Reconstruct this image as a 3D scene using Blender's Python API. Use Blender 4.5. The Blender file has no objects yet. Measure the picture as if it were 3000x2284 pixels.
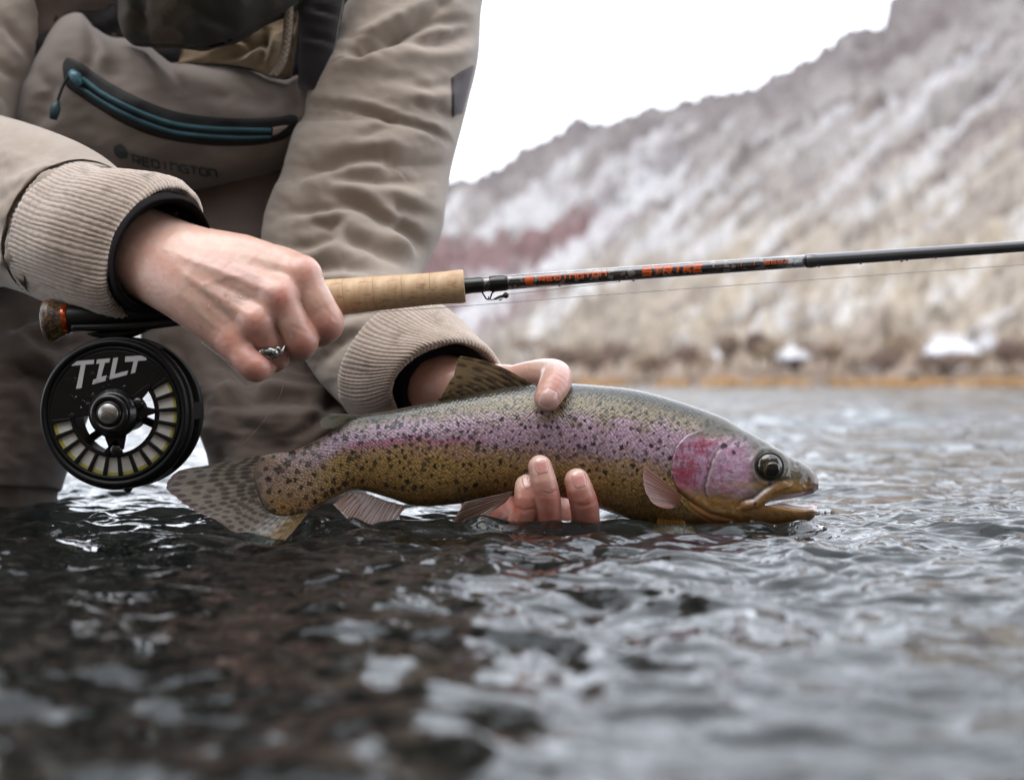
import bpy, bmesh, math, random
import numpy as np
from mathutils import Vector
from mathutils.bvhtree import BVHTree

# ------------------------------------------------------------------ camera, world, sun, exposure
S = bpy.context.scene
COL = S.collection
F, HY, CAMZ, CX = 4165.0, 1125.0, 0.081, 1500.0      # focal length in photo pixels, horizon row, eye height over the water
cam = bpy.data.cameras.new('camera'); camo = bpy.data.objects.new('camera', cam); COL.objects.link(camo)
camo.location = (0, 0, CAMZ); camo.rotation_euler = (math.radians(90), 0, 0)
cam.sensor_fit = 'HORIZONTAL'; cam.sensor_width = 36.0; cam.lens = 36.0 * F / 3000.0
cam.shift_y = (HY - 1142.0) / 3000.0
cam.clip_start = 0.02; cam.clip_end = 2000
cam.dof.use_dof = True; cam.dof.focus_distance = 0.812; cam.dof.aperture_fstop = 7.1
S.camera = camo

SUN_EL, SUN_ROT = math.radians(71), math.radians(229)
w = bpy.data.worlds.new('World'); S.world = w; w.use_nodes = True
nt = w.node_tree; nt.nodes.clear()
sky = nt.nodes.new('ShaderNodeTexSky'); sky.sky_type = 'NISHITA'; sky.sun_disc = False
sky.sun_elevation = SUN_EL; sky.sun_rotation = SUN_ROT; sky.air_density = 1.0; sky.dust_density = 6.0
scl = nt.nodes.new('ShaderNodeVectorMath'); scl.operation = 'SCALE'; scl.inputs['Scale'].default_value = 0.10
mixs = nt.nodes.new('ShaderNodeMix'); mixs.data_type = 'RGBA'; mixs.inputs[0].default_value = 0.95   # a closed, even cloud layer
mixs.inputs[7].default_value = (1.99, 2.12, 2.33, 1)
bg = nt.nodes.new('ShaderNodeBackground'); bg.inputs['Strength'].default_value = 1.0
wo = nt.nodes.new('ShaderNodeOutputWorld')
nt.links.new(sky.outputs[0], scl.inputs[0]); nt.links.new(scl.outputs[0], mixs.inputs[6])
nt.links.new(mixs.outputs[2], bg.inputs[0]); nt.links.new(bg.outputs[0], wo.inputs[0])

sl = bpy.data.lights.new('sun', 'SUN'); sl.energy = 1.5; sl.angle = math.radians(45); sl.color = (1.0, 0.94, 0.86)
so = bpy.data.objects.new('sun', sl); COL.objects.link(so)
_dir = Vector((-0.25, -0.22, 1.0)).normalized()       # where the brightest part of the cloud lies: above and a little behind the camera
so.rotation_euler = _dir.to_track_quat('Z', 'Y').to_euler(); so.location = (0, -1, 3)
S.view_settings.view_transform = 'Standard'; S.view_settings.look = 'None'
S.view_settings.exposure = 0.38; S.view_settings.gamma = 1.0; S.view_settings.use_curve_mapping = False
S.render.engine = 'CYCLES'
S.cycles.use_denoising = True
S.cycles.max_bounces = 8; S.cycles.transmission_bounces = 6; S.cycles.glossy_bounces = 4; S.cycles.diffuse_bounces = 3
S.cycles.transparent_max_bounces = 6; S.cycles.sample_clamp_indirect = 6.0
S.cycles.caustics_refractive = True; S.cycles.blur_glossy = 0.3

# ------------------------------------------------------------------ helpers
ALB = 0.62            # photo tone to reflectance under this bright cloud layer
def lin(c):
    c = np.asarray(c, float) / 255.0
    return ALB * np.where(c <= 0.04045, c / 12.92, ((c + 0.055) / 1.055) ** 2.4)
def P(px, py, d):
    px, py, d = np.broadcast_arrays(np.asarray(px, float), np.asarray(py, float), np.asarray(d, float))
    return np.stack([(px - CX) * d / F, d, CAMZ + (HY - py) * d / F], -1)
def PX(v):
    return CX + v[..., 0] * F / v[..., 1], HY - (v[..., 2] - CAMZ) * F / v[..., 1]

def _h(ix, iy, iz, seed):
    n = (ix.astype(np.int64) * 374761393 + iy.astype(np.int64) * 668265263 + iz.astype(np.int64) * 1274126177 + seed * 974711) & 0xffffffff
    n = ((n ^ (n >> 13)) * 1274126177) & 0xffffffff
    n = ((n ^ (n >> 16)) * 2246822519) & 0xffffffff
    return ((n ^ (n >> 15)) & 0xffff) / 32767.5 - 1.0
def noise(x, y, z=0.0, seed=0):
    x, y, z = np.broadcast_arrays(np.asarray(x, float), np.asarray(y, float), np.asarray(z, float))
    ix, iy, iz = np.floor(x), np.floor(y), np.floor(z)
    fx, fy, fz = x - ix, y - iy, z - iz
    sx, sy, sz = [f * f * f * (f * (f * 6 - 15) + 10) for f in (fx, fy, fz)]
    flat = np.all(z == z.flat[0]) and z.flat[0] == 0.0
    r = 0
    for dz in ((0,) if flat else (0, 1)):
        wz = (1 - sz if dz == 0 else sz) if not flat else 1.0
        for dy in (0, 1):
            wy = (1 - sy if dy == 0 else sy)
            for dx in (0, 1):
                wx = (1 - sx if dx == 0 else sx)
                # gradient noise
                g1 = _h(ix + dx, iy + dy, iz + dz, seed); g2 = _h(ix + dx, iy + dy, iz + dz, seed + 17)
                r = r + wx * wy * wz * (g1 * (fx - dx) + g2 * (fy - dy) + (0 if flat else (g1 * g2) * (fz - dz) * 1.5))
    return r * 1.6
def fbm(x, y, z=0.0, seed=0, oct=4, gain=0.5):
    r, a = 0, 1.0
    for o in range(oct):
        r = r + a * noise(np.asarray(x) * 2 ** o, np.asarray(y) * 2 ** o, np.asarray(z) * 2 ** o, seed + o * 31); a *= gain
    return r
def sstep(a, b, x):
    t = np.clip((np.asarray(x, float) - a) / (b - a), 0, 1); return t * t * (3 - 2 * t)
def gauss(x, s):
    return np.exp(-(np.asarray(x) / s) ** 2)
def spline(pts, n, s=None):
    """smooth interpolation of the rows of pts at n samples (monotone-ish cubic)"""
    p = np.asarray(pts, float); k = len(p)
    t = np.arange(k, dtype=float) if s is None else np.asarray(s, float)
    q = np.linspace(t[0], t[-1], n) if np.isscalar(n) else np.asarray(n, float)
    d = np.diff(p, axis=0) / np.diff(t)[:, None]
    m = np.zeros_like(p); m[0] = d[0]; m[-1] = d[-1]
    if k > 2: m[1:-1] = 0.5 * (d[:-1] + d[1:])
    i = np.clip(np.searchsorted(t, q, side='right') - 1, 0, k - 2)
    hh = (t[i + 1] - t[i])[:, None]; u = ((q - t[i]) / (t[i + 1] - t[i]))[:, None]
    return (2*u**3-3*u**2+1)*p[i] + (u**3-2*u**2+u)*hh*m[i] + (-2*u**3+3*u**2)*p[i+1] + (u**3-u**2)*hh*m[i+1]
def arcspline(pts, n):
    p = np.asarray(pts, float)
    s = np.concatenate([[0], np.cumsum(np.maximum(np.linalg.norm(np.diff(p[:, :2], axis=0), axis=1), 1e-9))])
    return spline(p, n, s)
def polydist(px, py, poly):
    """distance to a polyline, and parameter along it 0..1"""
    poly = np.asarray(poly, float)
    best = np.full(np.shape(px), 1e9); par = np.zeros(np.shape(px)); side = np.zeros(np.shape(px))
    n = len(poly) - 1
    for i in range(n):
        a, b = poly[i], poly[i + 1]; e = b - a; L2 = max(e @ e, 1e-9)
        t = np.clip(((px - a[0]) * e[0] + (py - a[1]) * e[1]) / L2, 0, 1)
        dx, dy = px - a[0] - t * e[0], py - a[1] - t * e[1]
        d = np.hypot(dx, dy); k = d < best
        best = np.where(k, d, best); par = np.where(k, (i + t) / n, par)
        side = np.where(k, np.sign(e[0] * (py - a[1]) - e[1] * (px - a[0])), side)
    return best, par, side
def inpoly(px, py, poly):
    poly = np.asarray(poly, float); r = np.zeros(np.shape(px), bool)
    for i in range(len(poly)):
        x1, y1 = poly[i]; x2, y2 = poly[(i + 1) % len(poly)]
        if y1 == y2: continue
        c = ((y1 > py) != (y2 > py)) & (px < (x2 - x1) * (py - y1) / (y2 - y1) + x1)
        r ^= c
    return r

def tag(o, label=None, cat=None, group=None, kind=None):
    if label: o['label'] = label
    if cat: o['category'] = cat
    if group: o['group'] = group
    if kind: o['kind'] = kind
    return o
def empty(name, loc):
    o = bpy.data.objects.new(name, None); COL.objects.link(o); o.location = loc; o.empty_display_size = 0.02
    return o
def mesh(name, v, f, mat=None, parent=None, col=None, smooth=True, uv=None):
    """one mesh object from arrays; v in world space. f: (n,4) or (n,3) ints, or a list of lists"""
    v = np.asarray(v, np.float64).reshape(-1, 3)
    me = bpy.data.meshes.new(name)
    off = np.array(wloc(parent)) if parent is not None else np.zeros(3)
    vv = (v - off).astype(np.float32)
    if isinstance(f, np.ndarray):
        k = f.shape[1]
        me.vertices.add(len(vv)); me.vertices.foreach_set('co', vv.ravel())
        me.loops.add(f.size); me.loops.foreach_set('vertex_index', f.astype(np.int32).ravel())
        me.polygons.add(len(f)); me.polygons.foreach_set('loop_start', (np.arange(len(f)) * k).astype(np.int32))
        me.update(calc_edges=True)
    else:
        me.from_pydata(vv.tolist(), [], f); me.update()
    if smooth: me.polygons.foreach_set('use_smooth', np.ones(len(me.polygons), bool))
    if col is not None:
        c = np.asarray(col, np.float32).reshape(-1, np.shape(col)[-1])
        if c.shape[1] == 3: c = np.concatenate([c, np.ones((len(c), 1), np.float32)], 1)
        a = me.color_attributes.new('Col', 'FLOAT_COLOR', 'POINT'); a.data.foreach_set('color', c.ravel())
    if uv is not None:
        a = me.attributes.new('surf', 'FLOAT_VECTOR', 'POINT'); a.data.foreach_set('vector', np.asarray(uv, np.float32).ravel())
    if mat: me.materials.append(mat)
    o = bpy.data.objects.new(name, me); COL.objects.link(o)
    if parent is not None: o.parent = parent
    return o
def wloc(o):
    l = Vector((0, 0, 0))
    while o is not None: l += o.location; o = o.parent
    return l
def gridfaces(nu, nv, wrapv=False, wrapu=False):
    i = np.arange(nu if wrapu else nu - 1)[:, None]; j = np.arange(nv if wrapv else nv - 1)[None, :]
    i2, j2 = (i + 1) % nu, (j + 1) % nv
    return np.stack([(i * nv + j), (i2 * nv + j), (i2 * nv + j2), (i * nv + j2)], -1).reshape(-1, 4)
def gnormals(v, wrapv=False):
    du = np.gradient(v, axis=0)
    dv = (np.roll(v, -1, 1) - np.roll(v, 1, 1)) if wrapv else np.gradient(v, axis=1)
    n = np.cross(du, dv); return n / np.maximum(np.linalg.norm(n, axis=-1, keepdims=True), 1e-12)
def tube(stations, nu, nv, exp=1.0, s=None, th0=0.0, axis=None):
    """stations rows: xt, yt, dt, xb, yb, db, half thickness in m; rings run top -> camera side -> bottom -> far side"""
    q = spline(stations, nu, s)
    T, B = P(q[:, 0], q[:, 1], q[:, 2]), P(q[:, 3], q[:, 4], q[:, 5])
    c = (T + B) / 2; a = (T - B) / 2
    ax = np.gradient(c, axis=0) if axis is None else np.broadcast_to(np.asarray(axis, float), c.shape); b = np.cross(ax, a); b /= np.maximum(np.linalg.norm(b, axis=1, keepdims=True), 1e-12)
    b = np.where(b[:, 1:2] > 0, -b, b) * q[:, 6:7]
    th = np.arange(nv) / nv * 2 * math.pi + th0
    ct, st = np.cos(th), np.sin(th)
    ct = np.sign(ct) * np.abs(ct) ** exp; st = np.sign(st) * np.abs(st) ** exp
    v = c[:, None] + a[:, None] * ct[None, :, None] + b[:, None] * st[None, :, None]
    n = gnormals(v, True)
    out = v - c[:, None]
    n = np.where((n * out).sum(-1, keepdims=True) < 0, -n, n)
    u = np.broadcast_to(np.linspace(0, 1, nu)[:, None], (nu, nv)); tt = np.broadcast_to(th[None], (nu, nv))
    return v, n, u, tt
def rot_z_faces(nu, nv): return gridfaces(nu, nv, True)
def closed(v):
    """add end caps to a (nu,nv,3) tube: returns flat verts, faces list array"""
    nu, nv = v.shape[:2]
    f = gridfaces(nu, nv, True)
    vv = np.concatenate([v.reshape(-1, 3), v[0].mean(0)[None], v[-1].mean(0)[None]])
    a, b = nu * nv, nu * nv + 1
    j = np.arange(nv); j2 = (j + 1) % nv
    c0 = np.stack([np.full(nv, a), j, j2, j2], 1); base = (nu - 1) * nv
    tri0 = np.stack([np.full(nv, a), j, j2], 1); tri1 = np.stack([np.full(nv, b), base + j2, base + j], 1)
    return vv, [list(x) for x in f.tolist()] + tri0.tolist() + tri1.tolist()
def sweep(path, rad, n=10, cap=True):
    """round tube along a world-space path; rad scalar or per point"""
    p = np.asarray(path, float); k = len(p); rad = np.broadcast_to(np.asarray(rad, float), (k,))
    t = np.gradient(p, axis=0); t /= np.maximum(np.linalg.norm(t, axis=1, keepdims=True), 1e-12)
    up = np.array([0, 0, 1.0]) if abs(t[0][2]) < 0.9 else np.array([1.0, 0, 0])
    v = np.zeros((k, n, 3)); a = np.cross(t[0], up); a /= np.linalg.norm(a)
    th = np.arange(n) / n * 2 * math.pi
    for i in range(k):
        a = a - t[i] * (a @ t[i]); a /= np.linalg.norm(a); b = np.cross(t[i], a)
        v[i] = p[i] + rad[i] * (np.cos(th)[:, None] * a + np.sin(th)[:, None] * b)
    return closed(v) if cap else (v.reshape(-1, 3), gridfaces(k, n, True))
class MB:
    def __init__(s): s.v = []; s.f = []; s.n = 0
    def add(s, v, f):
        v = np.asarray(v).reshape(-1, 3)
        f = f.tolist() if isinstance(f, np.ndarray) else f
        s.v.append(v); s.f += [[i + s.n for i in q] for q in f]; s.n += len(v)
    def build(s, name, mat, parent=None, smooth=True):
        return mesh(name, np.concatenate(s.v), s.f, mat, parent, smooth=smooth)
def ball(c, r, nu=10, nv=14, sc=(1, 1, 1)):
    th = np.linspace(0.0, math.pi, nu)[:, None]; ph = (np.arange(nv) / nv * 2 * math.pi)[None]
    v = np.stack([np.sin(th) * np.cos(ph), np.sin(th) * np.sin(ph), np.cos(th) + 0 * ph], -1) * r * np.asarray(sc) + np.asarray(c)
    return v.reshape(-1, 3), gridfaces(nu, nv, True)
def lathe_y(c, prof, n=64):
    """profile rows (radius, y offset) turned about the Y axis through c"""
    prof = np.asarray(prof, float); th = np.arange(n) / n * 2 * math.pi
    v = np.stack([prof[:, :1] * np.cos(th), np.broadcast_to(prof[:, 1:2], (len(prof), n)), prof[:, :1] * np.sin(th)], -1) + np.asarray(c)
    return v.reshape(-1, 3), gridfaces(len(prof), n, True)

# ------------------------------------------------------------------ materials
def M(name, color=(128, 128, 128), rough=0.6, metal=0.0, spec=0.5, coat=0.0, coat_rough=0.05, sss=0.0, sss_r=(1, .4, .25), sss_s=0.004,
      vcol=False, var=None, bump=None, trans=0.0, ior=1.45, sheen=0.0, alpha=1.0, rvar=None, coat_ior=1.5):
    m = bpy.data.materials.new(name); m.use_nodes = True; t = m.node_tree; b = t.nodes['Principled BSDF']
    def n(k): return t.nodes.new(k)
    L = t.links.new
    b.inputs['Base Color'].default_value = (*lin(color), 1)
    src = None
    if vcol:
        a = n('ShaderNodeAttribute'); a.attribute_name = 'Col'; src = a.outputs['Color']
    if var:
        tc = n('ShaderNodeTexCoord'); no = n('ShaderNodeTexNoise'); no.inputs['Scale'].default_value = var[0]; no.inputs['Detail'].default_value = 6
        mr = n('ShaderNodeMapRange'); mr.inputs['From Min'].default_value = 0.3; mr.inputs['From Max'].default_value = 0.7
        mr.inputs['To Min'].default_value = 1 - var[1]; mr.inputs['To Max'].default_value = 1 + var[1]
        vm = n('ShaderNodeVectorMath'); vm.operation = 'SCALE'
        if src is not None: L(src, vm.inputs[0])
        else: vm.inputs[0].default_value = tuple(lin(color))
        L(tc.outputs['Object'], no.inputs['Vector']); L(no.outputs['Fac'], mr.inputs['Value']); L(mr.outputs[0], vm.inputs['Scale']); src = vm.outputs[0]
        if rvar:
            m2 = n('ShaderNodeMapRange'); m2.inputs['From Min'].default_value = 0.35; m2.inputs['From Max'].default_value = 0.65
            m2.inputs['To Min'].default_value = rvar[0]; m2.inputs['To Max'].default_value = rvar[1]; L(no.outputs['Fac'], m2.inputs['Value']); L(m2.outputs[0], b.inputs['Roughness'])
    if src is not None: L(src, b.inputs['Base Color'])
    if not rvar: b.inputs['Roughness'].default_value = rough
    b.inputs['Metallic'].default_value = metal; b.inputs['Specular IOR Level'].default_value = spec
    b.inputs['Coat Weight'].default_value = coat; b.inputs['Coat Roughness'].default_value = coat_rough
    b.inputs['IOR'].default_value = ior; b.inputs['Coat IOR'].default_value = coat_ior; b.inputs['Transmission Weight'].default_value = trans; b.inputs['Alpha'].default_value = alpha
    if sheen: b.inputs['Sheen Weight'].default_value = sheen; b.inputs['Sheen Roughness'].default_value = 0.5
    if sss:
        b.inputs['Subsurface Weight'].default_value = sss; b.inputs['Subsurface Radius'].default_value = sss_r; b.inputs['Subsurface Scale'].default_value = sss_s
    if bump:
        prev = None
        for (sc, st, dist) in (bump if isinstance(bump[0], (tuple, list)) else [bump]):
            tc = n('ShaderNodeTexCoord'); no = n('ShaderNodeTexNoise'); no.inputs['Scale'].default_value = sc; no.inputs['Detail'].default_value = 4
            bp = n('ShaderNodeBump'); bp.inputs['Strength'].default_value = st; bp.inputs['Distance'].default_value = dist
            L(tc.outputs['Object'], no.inputs['Vector']); L(no.outputs['Fac'], bp.inputs['Height'])
            if prev is not None: L(prev, bp.inputs['Normal'])
            prev = bp.outputs[0]
        L(prev, b.inputs['Normal'])
        if coat: L(prev, b.inputs['Coat Normal'])
    m['bsdf'] = 1
    return m
# ------------------------------------------------------------------ the setting: water, river bed, hills, far bank
def water_height(x, y):
    d = np.maximum(y, 0.2)
    def comp(lx, ly, amp, seed, lim, ridged=False):
        n = noise(x / lx + 3.1, y / ly - 1.7, seed=seed)
        if ridged: n = 0.6 - 1.7 * np.abs(n)
        return amp * n * (1 - sstep(lim * 0.5, lim, d))
    wx = x + 0.02 * noise(x / 0.09, y / 0.09, seed=5); wy = y + 0.02 * noise(x / 0.09, y / 0.09, seed=6)
    h = comp(1.9, 1.0, 0.045, 1, 70) + comp(0.6, 0.32, 0.026, 2, 30) + comp(0.24, 0.14, 0.012, 31, 14)
    x0, y0 = x, y
    x, y = wx, wy
    def comp2(lx, ly, amp, seed, lim, ridged=False):
        n = noise(wx / lx + 3.1, wy / ly - 1.7, seed=seed)
        if ridged: n = 0.5 - 1.6 * np.abs(n)
        return amp * n * (1 - sstep(lim * 0.5, lim, d))
    calm = 0.70 + 0.55 * noise(x0 / 0.30, y0 / 0.30, seed=9)
    h = h * sstep(0.9, 3.0, d) + (comp2(0.15, 0.12, 0.0065, 3, 9, True) + comp2(0.068, 0.052, 0.0050, 4, 5, True)
             + comp2(0.030, 0.022, 0.0046, 7, 2.6) + comp2(0.015, 0.011, 0.0024, 8, 1.8) + comp2(0.0085, 0.006, 0.0006, 18, 1.3)) * np.clip(calm, 0.35, 1.2)
    return h
def build_water():
    nr, nc = 760, 640
    d = np.concatenate([np.linspace(-1.6, .17, 20, endpoint=False), np.geomspace(.17, .5, 110, endpoint=False), np.linspace(.5, 1.1, 360, endpoint=False), np.geomspace(1.1, 3.5, 150, endpoint=False), np.geomspace(3.5, 75, 120)])
    s = np.linspace(-1, 1, nc); k = 0.44 * s + 6.0 * s ** 13
    X, Y = k[None] * (np.maximum(d, 0) + 0.25)[:, None], np.broadcast_to(d[:, None], (nr, nc))
    h = water_height(X, Y)
    px = CX + X / np.maximum(Y, .05) * F
    # water piles up along the near flank of the fish and the fingers, and drains off the chin
    m = sstep(760, 1000, px) * (1 - sstep(2330, 2450, px))
    lump = 0.62 + 0.55 * noise(X / 0.024, Y / 0.03, seed=41) + 0.35 * noise(X / 0.012, Y / 0.016, seed=42)
    ridge_d = 0.797 + 0.006 * noise(X / 0.05, 0 * X, seed=43)
    h = h * (1 - 0.5 * m * gauss(Y - 0.81, 0.05)) + m * gauss(Y - ridge_d, 0.013) * 0.0062 * np.clip(lump, 0.1, 1.6) * (1 - 0.75 * sstep(1800, 1950, px))
    # a trough in front of the fish: the water hangs from its belly like a low glass wall
    wall = 0.7975 + 0.004 * noise(X / 0.03, 0 * X, seed=45) + 0.0025 * noise(X / 0.011, 0 * X, seed=46)
    mw = sstep(1180, 1400, px) * (1 - sstep(2370, 2440, px))
    h += -0.0055 * mw * gauss(np.minimum(Y - 0.780, 0), 0.035) * (1 - sstep(-0.012, 0.008, Y - wall)) * (0.85 + 0.3 * noise(X / 0.04, Y / 0.03, seed=47))
    m2 = sstep(1900, 2080, px) * (1 - sstep(2370, 2440, px))
    h += m2 * gauss(Y - 0.800, 0.007) * 0.0030 * np.clip(lump, 0.05, 1.6)
    h += -0.007 * gauss(px - 800, 150) * gauss(Y - 0.765, 0.04)
    # wave round the tail
    m3 = gauss(px - 760, 140) * gauss(Y - 0.79, 0.03)
    h += 0.0015 * m3 * (1 + noise(X / 0.02, Y / 0.02, seed=44))
    v = np.stack([X, Y, h], -1)
    return v, gridfaces(nr, nc)[:, ::-1].copy()

def water_mat():
    m = bpy.data.materials.new('river_water'); m.use_nodes = True; t = m.node_tree; b = t.nodes['Principled BSDF']
    b.inputs['Base Color'].default_value = (0.22, 0.31, 0.31, 1); b.inputs['Roughness'].default_value = 0.02
    b.inputs['IOR'].default_value = 1.333; b.inputs['Transmission Weight'].default_value = 1.0
    tc = t.nodes.new('ShaderNodeTexCoord'); prev = None
    for sc, dist, st in ((13, 0.035, 0.5), (55, 0.006, 0.40), (150, 0.0016, 0.4)):
        mp = t.nodes.new('ShaderNodeMapping'); mp.inputs['Scale'].default_value = (0.8, 1.0, 1)
        no = t.nodes.new('ShaderNodeTexNoise'); no.inputs['Scale'].default_value = sc; no.inputs['Detail'].default_value = 2
        bp = t.nodes.new('ShaderNodeBump'); bp.inputs['Distance'].default_value = dist; bp.inputs['Strength'].default_value = st
        t.links.new(tc.outputs['Object'], mp.inputs[0]); t.links.new(mp.outputs[0], no.inputs[0]); t.links.new(no.outputs[0], bp.inputs['Height'])
        if prev: t.links.new(prev, bp.inputs['Normal'])
        prev = bp.outputs[0]
    t.links.new(prev, b.inputs['Normal'])
    return m
wv, wf = build_water()
water = tag(mesh('water', wv, wf, water_mat()), kind='structure')
bed_m = M('river_bed', (56, 44, 36), 0.9, var=(9, 0.5), bump=(30, 0.6, 0.02))
gx, gy = np.meshgrid(np.linspace(-1, 1, 60) ** 3 * 120, np.linspace(0, 1, 80) ** 2.5 * 90 - 2.0, indexing='ij')
gz = -0.30 + 0.05 * fbm(gx / 0.5, gy / 0.5, seed=12) - 0.012 * np.clip(gy, 0, 40)
tag(mesh('river_bed', np.stack([gx, gy, gz], -1), gridfaces(60, 80)[:, ::-1], bed_m), kind='structure')

# hills: bank about 45 m off, ridge rising to the right
RIDGE = np.array([(-3500, 900), (-1500, 780), (0, 640), (800, 570), (1322, 514), (1526, 457), (1600, 420), (1689, 367), (1771, 343), (1893, 334), (2016, 302), (2138, 253), (2260, 220),
                  (2366, 179), (2472, 106), (2586, 73), (2606, 20), (2640, -15), (2760, -60), (3000, -150), (3600, -300), (4600, -420), (6500, -500)], float)
def build_hills():
    nc, nr = 620, 190
    px = np.concatenate([np.linspace(-3500, 1000, 90, endpoint=False), np.linspace(1000, 3300, 440, endpoint=False), np.linspace(3300, 6500, 90)])
    t = np.linspace(0, 1, nr)
    A, T = np.meshgrid(px, t, indexing='ij')
    rid = np.interp(A, RIDGE[:, 0], RIDGE[:, 1])
    d = 46 + 170 * T ** 1.15 + 3 * noise(A / 400, T * 3, seed=51)
    prof = 0.02 * sstep(0, 0.02, T) + 0.98 * (0.55 * T + 0.45 * T ** 1.4)
    y = 1131 + (rid - 1131) * prof
    v = P(A, y, d)
    q = A + 900 * T; r = (1131 - y)
    # relief: ledges dipping along the slope, gullies, boulder field near the foot
    k = sstep(0.01, 0.12, T)
    str_ = fbm((A + 1.35 * (1131 - y)) / 900, (1131 - y - 0.62 * A) / 70, seed=52, oct=4)
    rel = 1.7 * str_ * k + 0.8 * fbm(A / 60, y / 40, seed=53, oct=3) * k + 0.5 * fbm(A / 25, y / 20, seed=56, oct=2) * k
    v[..., 2] += rel * (0.5 + T)
    v[..., 1] += 1.5 * fbm(A / 90, y / 60, seed=54)
    # ground cover: rock, tan grass, snow lying on ledges, maroon scrub in the gully; colours paled to stand in for haze
    along = (A * 0.62 + (1131 - y) * 0.0); strk = fbm((A * 0.80 - y * 0.60) / 560, (A * 0.60 + y * 0.80) / 52, seed=60, oct=4, gain=0.55)
    strk2 = fbm((A * 0.86 - y * 0.51) / 420, (A * 0.51 + y * 0.86) / 36, seed=61, oct=5, gain=0.6)
    blot = fbm(A / 170, y / 110, seed=62, oct=4)
    fine = fbm(A / 34, y / 22, seed=63, oct=3)
    rock, rockd = lin((152, 145, 142)), lin((118, 109, 109)); tan = lin((172, 158, 139)); tan2 = lin((146, 131, 113)); snow = lin((212, 211, 213)); mar = lin((122, 96, 95)); brown = lin((128, 107, 92))
    c = np.broadcast_to(rock, A.shape + (3,)).copy()
    def mixc(c, col, f): f = np.clip(f, 0, 1)[..., None]; return c * (1 - f) + col * f
    low = sstep(0.78, 0.3, T + 0.1 * blot)                                # grass on the lower slope
    right = sstep(1500, 2000, A + 0.9 * (y - 700))
    c = mixc(c, tan, low * right * (0.85 + 0.4 * strk))
    c = mixc(c, tan2, right * sstep(0.1, 0.5, strk2 + 0.3 * blot) * 0.7)
    c = mixc(c, rockd, sstep(0.05, 0.5, strk2 + 0.25 * fine) * (1 - low * 0.6) * 0.9)
    # snow
    snow_bias = -0.02 + 0.36 * sstep(2300, 1500, A) * sstep(0.18, 0.5, T) * sstep(1.0, 0.75, T) - 0.20 * sstep(0.3, 0.05, T) - 0.12 * sstep(0.75, 1.0, T)
    finer = fbm(A / 15, y / 11, seed=64, oct=3)
    sn = sstep(0.02, 0.42, 0.95 * strk + 0.16 * fine + 0.22 * finer + 0.25 * blot + snow_bias - 0.06)
    c = mixc(c, snow, sn * 0.52)
    # scrub gully
    g = np.array([(1150, 830), (1350, 760), (1560, 705), (1850, 615)]); gd, gp, gs = polydist(A, y, g)
    width = 95 - 70 * gp
    c = mixc(c, mar, sstep(1.15, 0.7, gd / width + 0.35 * fine) * 0.93)
    g2 = np.array([(1300, 960), (1420, 900), (1560, 830)]); gd2, _, _ = polydist(A, y, g2)
    c = mixc(c, mar, sstep(1.2, 0.6, gd2 / 70 + 0.4 * fine) * 0.7)
    # pale chute
    g3 = np.array([(1330, 960), (1700, 700), (1840, 590), (2000, 470)]); gd3, _, _ = polydist(A, y, g3)
    c = mixc(c, snow, sstep(1.1, 0.4, gd3 / 42 + 0.6 * fine) * 0.65)
    # dark band of brush at the foot, ochre reeds along the water
    c = mixc(c, brown, sstep(0.22, 0.05, T + 0.05 * blot) * (0.75 + 0.5 * fine))
    c = mixc(c, rockd, sstep(0.82, 0.98, T + 0.15 * blot) * 0.75)
    for (bx, by, rx, ry) in ((2320, 1048, 38, 34), (2790, 1030, 60, 40), (2860, 1000, 70, 26), (2110, 1045, 26, 14), (2560, 1075, 40, 12)):
        c = mixc(c, snow, sstep(1.3, 0.75, np.hypot((A - bx) / rx, (y - by) / ry) + 0.35 * fine))
    f = gridfaces(nc, nr)
    return v, f, c
hv, hf, hc = build_hills()
hill_m = M('hillside', rough=0.95, spec=0.1, vcol=True, var=(0.9, 0.16))
tag(mesh('hills', hv, hf, hill_m, col=hc), kind='structure')

# ochre reeds on the far bank: blades too many to count
def build_reeds():
    rng = np.random.default_rng(4); n = 9000
    a = rng.uniform(900, 3300, n); keep = noise(a / 130, 0 * a, seed=71) + 0.40 * sstep(1500, 2600, a) > 0.02
    a = a[keep]; n = len(a)
    d = rng.uniform(43.5, 46.2, n); base = P(a, 1125, d); base[:, 2] = -0.02
    h = rng.uniform(0.16, 0.46, n) * (0.7 + 0.5 * np.clip(noise(a / 60, 0 * a, seed=72), -1, 1))
    w = rng.uniform(0.03, 0.07, n); lean = rng.normal(0, 0.12, (n, 2)); an = rng.uniform(0, math.pi, n)
    dx, dy = np.cos(an) * w, np.sin(an) * w
    v = np.zeros((n, 3, 3)); v[:, 0] = base; v[:, 1] = base; v[:, 2] = base
    v[:, 0, 0] -= dx; v[:, 0, 1] -= dy; v[:, 1, 0] += dx; v[:, 1, 1] += dy
    v[:, 2, 0] += lean[:, 0]; v[:, 2, 1] += lean[:, 1]; v[:, 2, 2] += h
    mixr = rng.uniform(0, 1, (n, 1)); c = (lin((224, 170, 98)) * mixr + lin((206, 172, 132)) * (1 - mixr)) * rng.uniform(0.7, 1.25, (n, 1)); c = np.repeat(c[:, None], 3, 1)
    return v, np.arange(3 * n).reshape(-1, 3), c
rv, rf, rc = build_reeds()
tag(mesh('reeds', rv, rf, M('dry_reed', rough=0.8, vcol=True), col=rc, smooth=False), 'ochre dry reeds lining the far river bank', 'reeds', kind='stuff')
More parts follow.
